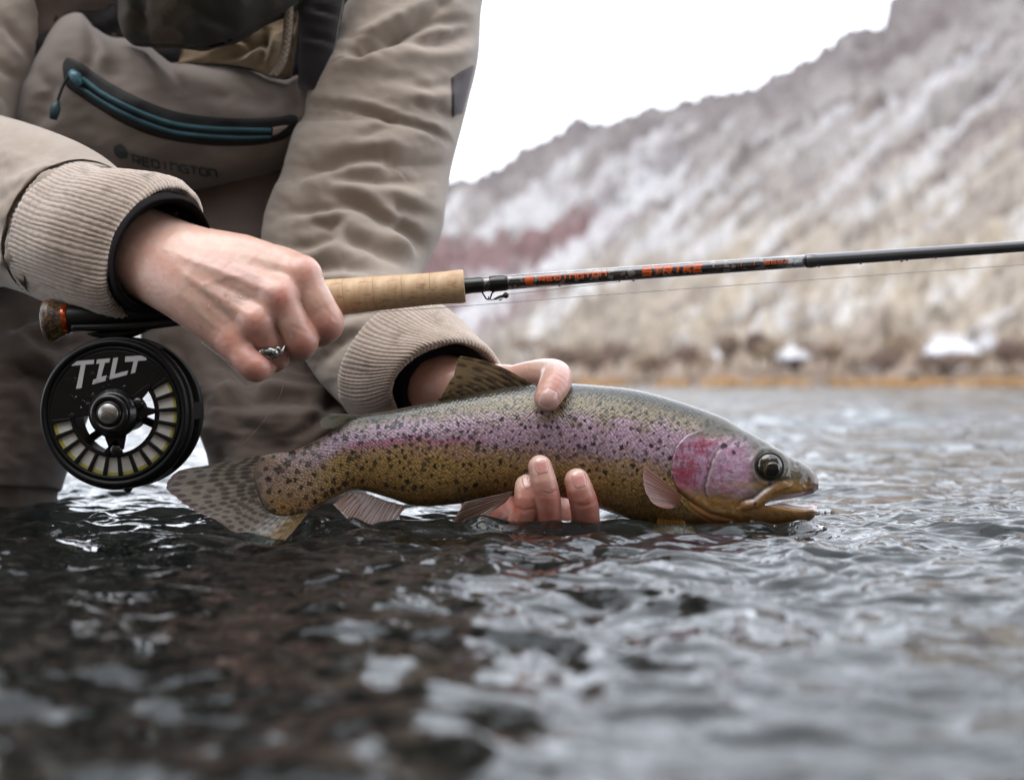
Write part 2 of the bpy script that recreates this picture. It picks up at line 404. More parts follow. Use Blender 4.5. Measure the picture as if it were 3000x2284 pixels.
# brush and boulders at the foot of the slope
def shrub(name, a, d, hgt, wid, col, label, grp, seed):
    rng = np.random.default_rng(seed)
    base = P(a, 1125, d); base[2] = 0.25 + (d - 46) * 0.28
    root = empty(name, base.tolist())
    n = 700
    u = rng.normal(0, 1, (n, 3)); u /= np.linalg.norm(u, axis=1, keepdims=True); r = rng.uniform(0.25, 1, n) ** 0.5
    p = u * r[:, None] * np.array([wid, wid * 0.8, hgt * 0.55]); p[:, 2] += hgt * 0.55; p = p[p[:, 2] > 0.02] + base; n = len(p)
    q = rng.normal(0, 1, (n, 3, 3)) * np.array([0.06, 0.06, 0.09]) * hgt
    c = np.repeat((lin(col) * rng.uniform(0.5, 1.5, (n, 1)))[:, None], 3, 1)
    mesh('crown', p[:, None] + q, np.arange(3 * n).reshape(-1, 3), BRUSH, root, col=c, smooth=False)
    mb = MB()
    for k in range(6):
        an = rng.uniform(0, 6.28); e = base + np.array([math.cos(an) * wid * 0.7, math.sin(an) * wid * 0.5, hgt * rng.uniform(0.7, 1.0)])
        v, f = sweep([base - [0, 0, 0.3], base + (e - base) * 0.5 + [0, 0, hgt * 0.05], e], [0.03 * hgt, 0.02 * hgt, 0.006 * hgt], 5); mb.add(v, f)
    mb.build('stem', BRUSH2, root)
    tag(root, label, 'shrub', grp)
BRUSH = M('brush_leaf', rough=0.9, vcol=True); BRUSH2 = M('brush_stem', (70, 55, 48), 0.9)
# unseen brown slope added behind the camera, made steep to block the low sky
def build_sky_blocking_slope():
    nc, nr = 160, 60
    an = np.linspace(R_(-75), R_(75), nc)[:, None]; t = np.linspace(0, 1, nr)[None]
    r = 7 + 40 * t; x = np.sin(an) * r; y = -np.cos(an) * r - 2
    z = -0.1 + 50 * t ** 1.05 * (0.85 + 0.25 * noise(an * 3, 0 * an, seed=77)) + 0.8 * fbm(x / 5, y / 5, seed=78, oct=4)
    k = sstep(-0.1, 0.35, fbm(x / 6, y / 6, seed=79, oct=4))[..., None]; c = lin((104, 88, 72)) * (1 - k) + lin((140, 122, 100)) * k
    return np.stack([x, y, z], -1), gridfaces(nc, nr), c
R_ = math.radians
nv_, nf_, nc_ = build_sky_blocking_slope()
tag(mesh('hills', nv_, nf_, hill_m, col=nc_), kind='structure')  # the added slope, out of view, cutting the light from the front
rng0 = np.random.default_rng(8)
for i in range(26):
    shrub('shrub', 1560 + i * 64 + rng0.uniform(-20, 20), rng0.uniform(46.6, 49.5), rng0.uniform(0.3, 0.8), rng0.uniform(0.4, 0.9),
          [(166, 144, 126), (154, 130, 118), (176, 154, 130)][i % 3], 'leafless brown shrub at the foot of the snowy slope on the far bank', 'shrubs along the far bank', 90 + i)
def boulder(a, d, z, rx, rz, seed):
    c = P(a, 1125, d); c[2] = z
    root = empty('boulder', c.tolist())
    v, f = ball((0, 0, 0), 1, 16, 24); n = 1 + 0.55 * fbm(v[:, 0] * 1.3 + seed, v[:, 1] * 1.3, v[:, 2] * 1.3, seed=seed, oct=3)
    v = v * n[:, None] * np.array([rx, rx * 0.8, rz]) + c
    mesh('stone', v, f, M('boulder_stone', (120, 112, 108), 0.9, var=(3, 0.3)), root)
    s, f = ball((0, 0, 0), 1, 12, 24); k = s[:, 2] > -0.35
    n = 1.07 + 0.55 * fbm(s[:, 0] * 1.3 + seed, s[:, 1] * 1.3, s[:, 2] * 1.3, seed=seed, oct=2)
    s = s * n[:, None] * np.array([rx, rx * 0.8, rz * 0.95]); s[:, 2] = np.maximum(s[:, 2], -0.15 * rz); s[:, 1] -= 0.06 * rx
    mesh('snow_cap', s + c + [0, 0, 0.08 * rz], f, M('snow', (232, 233, 238), 0.8), root)
    return root
tag(boulder(2320, 47.5, 0.90, 0.56, 0.30, 3), 'small snow covered boulder on the far bank, alone among brown shrubs', 'boulder')
tag(boulder(2790, 48.5, 1.02, 0.85, 0.38, 5), 'larger snow covered boulder on the far bank above ochre reeds', 'boulder')
# ------------------------------------------------------------------ the trout
FD = 0.833                                       # depth of the fish's mid plane
FST = np.array([  # top x,y  bottom x,y  half thickness (mm)
 (732,1352, 776,1488, 0.35),(762,1338, 806,1504, 1.1),(800,1327, 842,1512, 3.0),(849,1322, 888,1506, 6.0),(889,1306, 925,1488, 7.4),(950,1277, 978,1458, 9.4),(1036,1222, 1045,1435, 12.5),
 (1134,1204, 1134,1456, 15.0),(1235,1182, 1215,1481, 17.0),(1330,1162, 1325,1477, 18.5),(1430,1143, 1430,1463, 20.0),(1564,1125, 1540,1452, 20.8),
 (1673,1124, 1650,1458, 21.0),(1750,1129, 1758,1490, 21.0),(1857,1141, 1835,1517, 20.5),(1964,1168, 1925,1534, 19.5),(2071,1204, 2030,1542, 18.5),
 (2125,1225, 2105,1546, 17.6),(2179,1257, 2182,1545, 16.4),(2250,1296, 2262,1543, 14.0),(2321,1339, 2332,1537, 10.5),(2357,1359, 2364,1529, 8.0),(2386,1383, 2384,1517, 5.2),(2398,1404, 2393,1503, 2.2)], float)
MU = np.array([(2236,1479),(2262,1464),(2290,1455),(2325,1449),(2360,1441),(2382,1434),(2397,1420)], float)   # upper edge of the gape
ML = np.array([(2236,1479),(2262,1482),(2290,1484),(2325,1490),(2360,1493),(2382,1491),(2394,1497)], float)   # lower edge
OPER = [(2093,1255),(2050,1262),(2010,1278),(1985,1305),(1972,1345),(1970,1385),(1976,1415),(1995,1445),(2025,1468)]   # rear edge of the gill cover
PREOP = [(2116,1306),(2100,1325),(2084,1355),(2072,1395),(2064,1425),(2066,1445),(2075,1465)]
MAXI = [(2330,1416),(2290,1425),(2255,1444),(2215,1478),(2182,1484)]
def fdx(x):                                      # the tail swings towards the camera
    return FD - 0.050 * sstep(1350, 640, np.asarray(x, float)) ** 1.2
def fish_body():
    # columns denser than a scale; the camera side is fine, the far side coarse
    q0 = FST; s = np.concatenate([[0], np.cumsum(np.hypot(np.diff((q0[:, 0] + q0[:, 2]) / 2), np.diff((q0[:, 1] + q0[:, 3]) / 2)))])
    nu = 920; uu = np.linspace(s[0], s[-1], nu)
    q = spline(q0, uu, s)
    nf, nb = 222, 40
    # camera-side angle from top (0) to bottom (pi)
    a = np.linspace(0, math.pi, nf); b = np.linspace(math.pi, 2 * math.pi, nb)[1:-1]
    th = np.concatenate([a, b]); nv = len(th)
    ct, st = np.cos(th), np.sin(th)
    e = np.where(th < math.pi / 2, 1.18, 0.84); e = np.where((th > math.pi * 0.3) & (th < math.pi * 0.7), 1.18 - 0.34 * np.clip((th / math.pi - 0.3) / 0.4, 0, 1), e); e = np.where(th > math.pi, 0.9, e)
    cx = np.sign(ct) * np.abs(ct) ** 0.95; sx = np.sign(st) * np.abs(st) ** e
    tx, ty, bx, by, ht = q.T
    fr = (1 - cx) / 2                                   # 0 top .. 1 bottom
    # remap rows of the front so that the gape falls on its own two rows
    um = sstep(2190, 2236, (tx + bx) / 2)
    px = tx[:, None] + (bx - tx)[:, None] * fr; py = ty[:, None] + (by - ty)[:, None] * fr
    jm = int(nf * 0.62)                                 # row index where upper and lower jaw part
    xm = (tx + bx) / 2
    yu = np.interp(xm, MU[:, 0], MU[:, 1]); yl = np.interp(xm, ML[:, 0], ML[:, 1])
    fu = np.clip((yu - ty) / (by - ty), 0.05, .95); fl = np.clip((yl - ty) / (by - ty), 0.05, .98)
    F0 = np.interp(np.arange(nf), np.arange(nf), fr[:nf]); base = F0[jm]
    # warp factor fades in toward the head
    wgt = sstep(1900, 2200, xm)
    tu = base + (fu - base) * wgt; tl = base + (fl - base) * wgt
    idx = np.arange(nv)
    front = idx < nf
    def warp(f, tu, tl):
        up = f / base * tu[:, None]; lo = 1 - (1 - f) / (1 - base) * (1 - tl[:, None]); return up, lo
    up, lo = warp(fr[None, :], tu, tl)
    isup = np.where(front, idx < jm, False)
    # the far side mirrors the near one through its fr value
    isup = np.where(front, idx < jm, fr < base)
    fw = np.where(isup[None, :], up, lo)
    px = tx[:, None] + (bx - tx)[:, None] * fw; py = ty[:, None] + (by - ty)[:, None] * fw
    half = np.sign(sx) * np.abs(sx)
    # thickness: jaws are rounded where they part
    dep = ht[:, None] * sx[None, :]
    mm = 0.001
    # rounding of the lips
    gape = sstep(2240, 2300, xm)[:, None]
    lip = np.exp(-np.abs(idx - jm + 0.5) / 3.7)[None, :] * front[None, :]
    dep = dep * (1 - 0.25 * gape * lip)
    fx, fy = px, py
    vis = front[None, :] & np.ones_like(fx, bool)
    # ---------- relief of head and gill covers (mm), only on the camera side, mirrored by symmetry is not needed
    D = np.zeros_like(fx)
    do, po, so_ = polydist(fx, fy, OPER); so_ = -so_
    hd = sstep(1780, 1900, fx)
    inside = (so_ < 0)                                   # head side of the gill cover edge
    endf = np.sin(np.clip(po, 0, 1) * math.pi) ** 0.35
    inside_f = np.where(so_ > 0, 1.0, 0.0)
    D += np.where(so_ > 0, 1.0 * np.exp(-do / 55.0), -0.45 * np.exp(-do / 9.0)) * endf * sstep(0.0, 0.3, po) * (do < 200)
    d1, p1, s1 = polydist(fx, fy, PREOP); s1 = -s1
    e1 = np.sin(np.clip(p1, 0, 1) * math.pi) ** 0.5
    D += (-0.7 * gauss(d1, 4.5) + np.where(s1 > 0, 0.55, 0.0) * np.exp(-d1 / 30)) * e1 * (d1 < 150)
    d2, p2, s2 = polydist(fx, fy, MAXI)
    D += 0.85 * gauss(d2 - 2, 8) * sstep(0, 0.15, p2) - 0.7 * gauss(d2 - 18, 5) * (s2 > 0) * sstep(0.05, 0.25, p2)
    # second groove: lower edge of the gill cover running to the chin
    d3, p3, s3 = polydist(fx, fy, [(1990, 1440), (2030, 1475), (2080, 1505), (2150, 1522)])
    D += -0.6 * gauss(d3, 5) + 0.5 * gauss(d3 - 14, 10)
    d4, p4, _ = polydist(fx, fy, [(1975, 1425), (2000, 1465), (2040, 1500), (2090, 1528)])
    D += -0.5 * gauss(d4, 4)
    # eye socket, nostril
    re = np.hypot(fx - 2254, fy - 1366)
    D += -2.6 * sstep(46, 26, re) + 0.7 * gauss(re - 52, 8)
    D += -0.9 * gauss(np.hypot(fx - 2334, fy - 1361), 6) + 0.5 * gauss(np.hypot(fx - 2326, fy - 1354), 7)
    D += 0.25 * fbm(fx / 22, fy / 22, seed=3, oct=3) * sstep(2000, 2100, fx) * sstep(0, 60, re)
    # dents where fingers and thumb press
    for (ax, ay, rr, am) in ((1585, 1345, 60, 2.0), (1690, 1385, 60, 2.0), (1535, 1405, 50, 1.6), (1605, 1190, 55, 1.2)):
        D += -am * gauss(np.hypot(fx - ax, fy - ay), rr)
    # ---------- scales
    cxm, cym = (tx + bx) / 2, (ty + by) / 2
    sl = np.concatenate([[0], np.cumsum(np.hypot(np.diff(cxm), np.diff(cym)))])
    hh = np.hypot(bx - tx, by - ty)
    gs = fw * 330.0 * (0.55 + 0.45 * (hh / 330)[:, None])     # girth coordinate: scale rows stay nearly parallel and shrink to the tail
    lx = sl[:, None] + 10 * noise(fx / 120, fy / 120, seed=14)
    lx, gs = np.broadcast_arrays(lx, gs)
    gs = gs + 5 * noise(fx / 90, fy / 90, seed=15)
    a_, b_ = 11.5, 11.5 * 0.98
    row = np.floor(gs / (b_ * 0.5)).astype(int)
    best = np.full(fx.shape, 1e9); key = np.zeros(fx.shape, np.int64); ox = np.zeros(fx.shape)
    for dr in (-1, 0, 1, 2):
        r_ = row + dr; cyy = r_ * b_ * 0.5; sh = (r_ % 2) * 0.5
        k_ = np.round(lx / a_ - sh); cxx = (k_ + sh) * a_
        jx = _h(k_, r_, 0 * r_, 5) * 2.8; jy = _h(k_, r_, 0 * r_, 6) * 2.4
        dd = np.hypot((lx - cxx - jx) / 1.0, (gs - cyy - jy) * 1.12)
        kk = dd < best; best = np.where(kk, dd, best); key = np.where(kk, k_.astype(np.int64) * 4096 + r_, key); ox = np.where(kk, lx - cxx, ox)
    scal = np.clip(1 - (best / 6.2) ** 2, 0, 1)
    rnd = _h(key // 4096, key % 4096, 0 * key, 9)
    nohead = sstep(4, 16, np.where(so_ > 0, -do, do)) 
    headm = np.maximum(np.where((so_ > 0) & (fx > 1960), 1.0, 0.0), sstep(2062, 2088, fx + 0.35 * (fy - 1200)) * sstep(1300, 1240, fy))
    headm = np.maximum(headm, sstep(2010, 2040, fx) * sstep(1440, 1470, fy)); headm = np.maximum(headm, sstep(2085, 2100, fx))
    smask = (1 - headm) * sstep(750, 800, fx)
    D += smask * (0.30 * scal ** 0.7 - 0.028 * ox)
    D = np.where(front[None, :], D, 0) * mm * np.clip(np.abs(sx), 0, 1)[None, :] ** 0.6
    v = P(px, py, fdx(px) - dep * mm)
    # keep true size: push along the local normal of the smooth body
    n = gnormals(v); n = np.where(n[..., 1:2] * np.where(sx >= 0, 1, -1)[None, :, None] > 0, -n, n)
    v = v + n * D[..., None]
    # ---------- pigment
    def mixc(c, col, f): f = np.clip(f, 0, 1)[..., None]; return c * (1 - f) + np.asarray(col) * f
    vv = fw
    bandc = np.interp(fx, [740, 900, 1000, 1200, 1400, 1600, 1800, 2000], [1400, 1345, 1290, 1262, 1262, 1270, 1282, 1310])
    bandw = np.interp(fx, [740, 900, 1000, 1200, 1500, 1800, 2000], [40, 34, 30, 40, 56, 64, 62])
    nz = fbm(fx / 60, fy / 30, seed=21, oct=4); nzf = fbm(fx / 14, fy / 10, seed=22, oct=2)
    t = (fy - bandc) / bandw
    olive, backd, lil, mag, gold, belly = lin((152, 138, 104)), lin((60, 54, 36)), lin((198, 165, 188)), lin((178, 104, 134)), lin((172, 138, 82)), lin((142, 111, 62))
    c = np.broadcast_to(olive, fx.shape + (3,)).copy()
    c = mixc(c, backd, sstep(0.16, 0.045, vv + 0.02 * nz))
    c = mixc(c, lil, sstep(-1.5, -0.2, t + 0.35 * nz) * (0.86 + 0.3 * nz))
    c = mixc(c, lin((176, 150, 168)), sstep(0.2, 0.7, t + 0.2 * nz) * 0.6)
    c = mixc(c, mag, sstep(0.2, 0.6, t + 0.25 * nz) * sstep(1480, 1300, fx) * sstep(960, 1060, fx) * 0.85)
    c = mixc(c, lin((168, 136, 116)), sstep(0.4, 1.2, t + 0.35 * nz) * 0.8)
    c = mixc(c, gold, sstep(0.5, 2.1, t + 0.4 * nz))
    c = mixc(c, belly, sstep(0.70, 0.95, vv + 0.05 * nz) * 0.85)
    c = mixc(c, lin((168, 128, 70)), gauss(vv - 0.86, 0.08) * sstep(1500, 1300, fx) * 0.7)
    tail = sstep(1000, 860, fx); c = mixc(c, lin((176, 146, 122)), tail * 0.75); c = mixc(c, lin((158, 120, 70)), tail * sstep(0.55, 0.9, vv) * 0.8)
    # scales paler at the centre, darker at the edge, tone varying between them
    sm = smask[..., None]
    c = c * (1 - sm) + sm * c * (0.50 + 0.66 * scal + 0.34 * rnd * scal)[..., None]
    # head
    hm = headm
    hc = np.broadcast_to(lin((98, 90, 70)), fx.shape + (3,)).copy()
    down = fy - np.interp(fx, [2050, 2150, 2260, 2400], [1290, 1330, 1405, 1405])
    vein = 1 - np.abs(fbm(fx / 30, fy / 18, seed=25, oct=4)); cheek = sstep(2235, 2160, fx + 0.4 * np.maximum(1330 - fy, 0)) * sstep(1262, 1300, fy + 0.5 * (2100 - fx) * 0) * sstep(1475, 1385, fy - 0.10 * (fx - 2000) + 14 * nz)
    hc = mixc(hc, lin((190, 148, 176)), cheek * (0.92 + 0.3 * nz))
    hc = mixc(hc, lin((196, 168, 130)), cheek * gauss(np.hypot((fx - 2085) / 60, (fy - 1262) / 26), 1) * 0.8)
    hc = mixc(hc, lin((176, 78, 108)), cheek * sstep(0.05, 0.6, 0.5 * fbm(fx / 40, fy / 30, seed=26, oct=3) + 0.75 * gauss(np.hypot((fx - 2005) / 50, (fy - 1395) / 55), 1) + 0.42 * gauss(np.hypot((fx - 2055) / 60, (fy - 1300) / 38), 1) + 0.25 * gauss(np.hypot((fx - 2120) / 40, (fy - 1440) / 40), 1)) * 0.85)
    hc = mixc(hc, lin((214, 206, 220)), cheek * sstep(0.84, 0.98, vein) * 0.5)  # whitish glints painted into the cheek colour along the vein lines
    hc = mixc(hc, lin((112, 52, 74)), cheek * sstep(0.10, 0.45, fbm(fx / 13, fy / 24, seed=27, oct=3)) * 0.6 * sstep(2170, 2060, fx))
    hc = mixc(hc, lin((150, 52, 66)), gauss(np.hypot((fx - 2000) / 34, (fy - 1405) / 36), 1) * cheek * 0.8)
    jaw = sstep(1415, 1460, fy - 0.12 * (fx - 2000)) ; jaw = np.maximum(jaw, sstep(2200, 2290, fx) * sstep(1398, 1425, fy))
    hc = mixc(hc, lin((166, 122, 66)), jaw * (0.95 + 0.3 * nz))
    hc = mixc(hc, lin((190, 166, 136)), jaw * sstep(0.2, 0.6, nzf + 0.4 * nz) * 0.35)
    hc = mixc(hc, lin((122, 84, 44)), jaw * sstep(1490, 1535, fy + 12 * nz))
    hc = mixc(hc, lin((188, 150, 112)), gauss(np.hypot((fx - 2200) / 90, (fy - 1420) / 14), 1) * 0.5)
    hc = mixc(hc, lin((196, 132, 70)), gauss(d3, 8) * 0.6 + gauss(d4 - 6, 6) * 0.4)
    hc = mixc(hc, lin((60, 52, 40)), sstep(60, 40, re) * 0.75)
    hc = mixc(hc, lin((64, 58, 46)), sstep(60, 20, fy - np.interp(fx, FST[:, 0], FST[:, 1])) * 0.5)
    hc = mixc(hc, lin((86, 58, 34)), sstep(2340, 2390, fx) * 0.6)
    hc = mixc(hc, lin((232, 222, 216)), gauss(d2 - 13, 5) * (s2 > 0) * sstep(0.30, 0.5, p2) * sstep(1.0, 0.93, p2))
    hc = mixc(hc, lin((158, 112, 66)), gauss(d2 - 2, 8) * sstep(0.1, 0.3, p2) * 0.8)
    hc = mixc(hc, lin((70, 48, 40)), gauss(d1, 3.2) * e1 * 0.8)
    hc = mixc(hc, lin((196, 178, 178)), gauss(d1 - 7, 4) * (s1 > 0) * e1 * 0.6)
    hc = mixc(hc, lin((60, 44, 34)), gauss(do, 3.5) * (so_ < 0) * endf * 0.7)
    c = mixc(c, np.clip(hc, 0, 1), hm)
    # spots
    rng = np.random.default_rng(11)
    spots = []
    for k in range(6000):
        x = rng.uniform(745, 2110); f_ = rng.uniform(0.03, 0.97)
        i = np.searchsorted(cxm, x); i = min(i, nu - 1)
        X = tx[i] + (bx[i] - tx[i]) * f_; Y = ty[i] + (by[i] - ty[i]) * f_
        bc, bw = np.interp(X, [740, 900, 1000, 1200, 1400, 1600, 1800, 2000], [1400, 1345, 1290, 1262, 1262, 1270, 1282, 1310]), 50
        tl_ = np.interp(X, [760, 950, 1300, 1700, 2050], [1.0, 1.0, 0.45, 0.3, 0.25])
        pr = np.interp((Y - bc) / bw, [-3, -1, 0, 0.8, 1.4, 2.2, 4], [1.0, 1.0, 0.7, 0.7, 0.6 * tl_ + 0.1, 0.9 * tl_ - 0.15, 0.9 * tl_ - 0.4])
        if (f_ > 0.9 and X > 900) or (X > 1965 and Y > 1262): pr = 0
        if rng.uniform() > pr: continue
        big = np.interp(X, [760, 900, 1100, 1500, 2100], [11.0, 9.2, 6.8, 5.8, 5.4])
        md = np.interp(X, [760, 950, 1200, 2100], [31, 25, 19, 20]) * rng.uniform(0.7, 1.3)
        if any((X - a) ** 2 + (Y - b) ** 2 < md ** 2 for a, b, _ in spots): continue
        spots.append((X, Y, big * rng.choice([0.5, 0.65, 0.8, 1.0, 1.25])))
    spots += [(2254 - 70, 1283, 7), (2160, 1300, 8), (2120, 1306, 9), (2235, 1318, 6), (2273, 1338, 5), (2150, 1275, 6), (2255, 1414, 6), (2211, 1474, 5), (2150, 1325, 6), (2290, 1390, 4)]
    dark = np.zeros(fx.shape)
    for (X, Y, r) in spots:
        i0, i1 = np.searchsorted(cxm, X - 60), np.searchsorted(cxm, X + 60)
        if i1 <= i0: continue
        ex, ey = fx[i0:i1] - X, fy[i0:i1] - Y
        an = np.arctan2(ey, ex); ph = X * 0.7
        kk_ = 3 + int(X * 7.3) % 4; rr = r * (1 + 0.20 * np.sin(kk_ * an + ph) + 0.16 * np.sin(2 * an + 2 * ph) + 0.10 * np.sin(7 * an + 3 * ph))
        dark[i0:i1] = np.maximum(dark[i0:i1], sstep(1.15, 0.85, np.hypot(ex, ey * 0.9) / rr))
    c = mixc(c, lin((30, 22, 20)), dark * np.clip(0.84 + 0.3 * nz, 0.6, 0.95))
    c = mixc(c, lin((140, 128, 112)), sstep(790, 742, fx + 0.25 * (1420 - fy) * (fy > 1420)) * 0.8)
    # ---------- faces: leave the gape open, line it with palate and floor
    f = []
    open_ = (yl - yu) > 1.5
    jb = int(np.argmax(np.where((idx >= nf) & (fr < base), 1, 0)))    # first far-side row of the upper jaw
    I = np.arange(nu - 1)[:, None]; J = np.arange(nv)[None, :]; J2 = (J + 1) % nv
    fa = np.stack([I * nv + J, (I + 1) * nv + J, (I + 1) * nv + J2, I * nv + J2], -1)
    hole = (open_[:-1, None] & open_[1:, None]) & (((J == jm - 1)) | (J == jb - 1))
    f = fa[~hole].reshape(-1, 4)
    V = v.reshape(-1, 3); C = c.reshape(-1, 3); extraV, extraC, extraF = [], [], []
    ii = np.where(open_)[0]; nb0 = len(V); nm = 9
    for which in (0, 1):
        for k, i in enumerate(ii):
            A = v[i, jm - 1] if which == 0 else v[i, jm]; B = v[i, jb] if which == 0 else v[i, jb - 1]
            s_ = np.linspace(0, 1, nm)[:, None]
            line = A + (B - A) * s_; arch = np.sin(s_[:, 0] * math.pi)
            gapm = (yl[i] - yu[i]) * 0.0002
            line[:, 2] += arch * (-0.0022 if which == 0 else 0.0030) * min(1, gapm / 0.006)
            extraV.append(line)
            col = lin((168, 138, 142)) if which == 0 else lin((232, 208, 208))
            cc = np.repeat(col[None], nm, 0).copy(); cc[0] = cc[-1] = lin((226, 206, 198)) if which else lin((182, 150, 140))
            extraC.append(cc)
    m = len(ii)
    for which in (0, 1):
        b0 = nb0 + which * m * nm
        for k in range(m - 1):
            for j in range(nm - 1):
                qd = [b0 + k * nm + j, b0 + (k + 1) * nm + j, b0 + (k + 1) * nm + j + 1, b0 + k * nm + j + 1]
                extraF.append(qd if which else qd[::-1])
    V = np.concatenate([V] + extraV); C = np.concatenate([C] + extraC)
    f = np.concatenate([f, np.array(extraF)])
    return V, f, C
fv, ff, fc = fish_body()
troot = empty('rainbow_trout', P(1600, 1540, FD).tolist())
tag(troot, 'wet rainbow trout with pink flank and open mouth held just above the river', 'fish')
fish_m = M('trout_skin', rough=0.32, spec=0.35, vcol=True, coat=0.8, coat_rough=0.04, coat_ior=1.45, bump=[(900, 0.05, 0.0005)])
FISH = mesh('body', fv, ff[:, ::-1].copy(), fish_m, troot, col=np.clip(fc, 0, 1))
FBVH = BVHTree.FromPolygons(fv.tolist(), ff.tolist())
def hit(bvh, px, py):
    o = Vector((0, 0, CAMZ)); d = Vector(P(px, py, 1.0).tolist()) - o
    r = bvh.ray_cast(o, d.normalized()); return None if r[0] is None else (np.array(r[0]), np.array(r[1]))

# eye: dome, iris ring, pupil, cornea
ec = P(2254, 1366, FD - 0.0128)
v, f = ball((0, 0, 0), 0.0077, 24, 40, (1, 0.54, 1)); v2 = v + ec
rr = np.hypot(v[:, 0] - 0.0008, v[:, 2] + 0.0012) / 0.0080
fr_ = v[:, 1] < 0
ang = np.arctan2(v[:, 2], v[:, 0])
ic = np.repeat(lin((34, 28, 20))[None], len(v), 0)
ring_ = gauss(rr - 0.53, 0.05) * fr_ * 0.5; ic = ic * (1 - ring_[:, None]) + ring_[:, None] * lin((146, 120, 66))
fl = (0.5 + 0.5 * np.sin(ang * 9 + 3 * noise(v[:, 0] * 900, v[:, 2] * 900, seed=2)))
ic = ic * (0.75 + 0.5 * fl[:, None]); ic = np.where((rr < 0.47)[:, None], lin((8, 8, 8)), ic)
eye = mesh('eye', v2, f, M('trout_iris', rough=0.18, spec=0.6, vcol=True, coat=1.0, coat_rough=0.01), troot, col=ic)
v, f = lathe_y(ec + [0.0011, -0.00440, -0.0014], [(0.0, -0.0005), (0.0025, -0.00035), (0.0038, -0.0001), (0.0042, 0.0004), (0.0042, 0.001)], 40)
mesh('pupil', v, f, M('trout_pupil', (6, 6, 6), 0.05, coat=1.0, coat_rough=0.01), eye)
# rim of skin round the eye
th = np.linspace(0, 2 * math.pi, 60)
rim = np.stack([ec[0] + 0.0079 * np.cos(th), np.full(60, ec[1] - 0.0006), ec[2] + 0.0079 * np.sin(th)], -1)
v, f = sweep(rim, 0.0007, 8, cap=False); mesh('eye_rim', v, f, M('eye_rim', (62, 56, 46), 0.5), eye)
# teeth along the lower jaw and the front of the upper one
mb = MB()
for k in range(15):
    x = 2298 + k * 5.6; y = np.interp(x, ML[:, 0], ML[:, 1]) + 1
    b = P(x, y, FD - 0.0001 * np.interp(x, [2290, 2330, 2384], [80, 64, 30])); b[1] = FD - 0.001 * np.interp(x, [2298, 2332, 2364, 2384], [8.6, 6.8, 4.6, 2.6])
    v, f = sweep([b - [0, 0, 0.0006], b + [-0.0001, 0.0001, 0.0008], b + [-0.0005, 0.0003, 0.0016]], [0.0005, 0.0004, 0.00008], 6); mb.add(v, f)
mb.build('teeth', M('tooth', (222, 206, 200), 0.3, coat=0.5), troot)

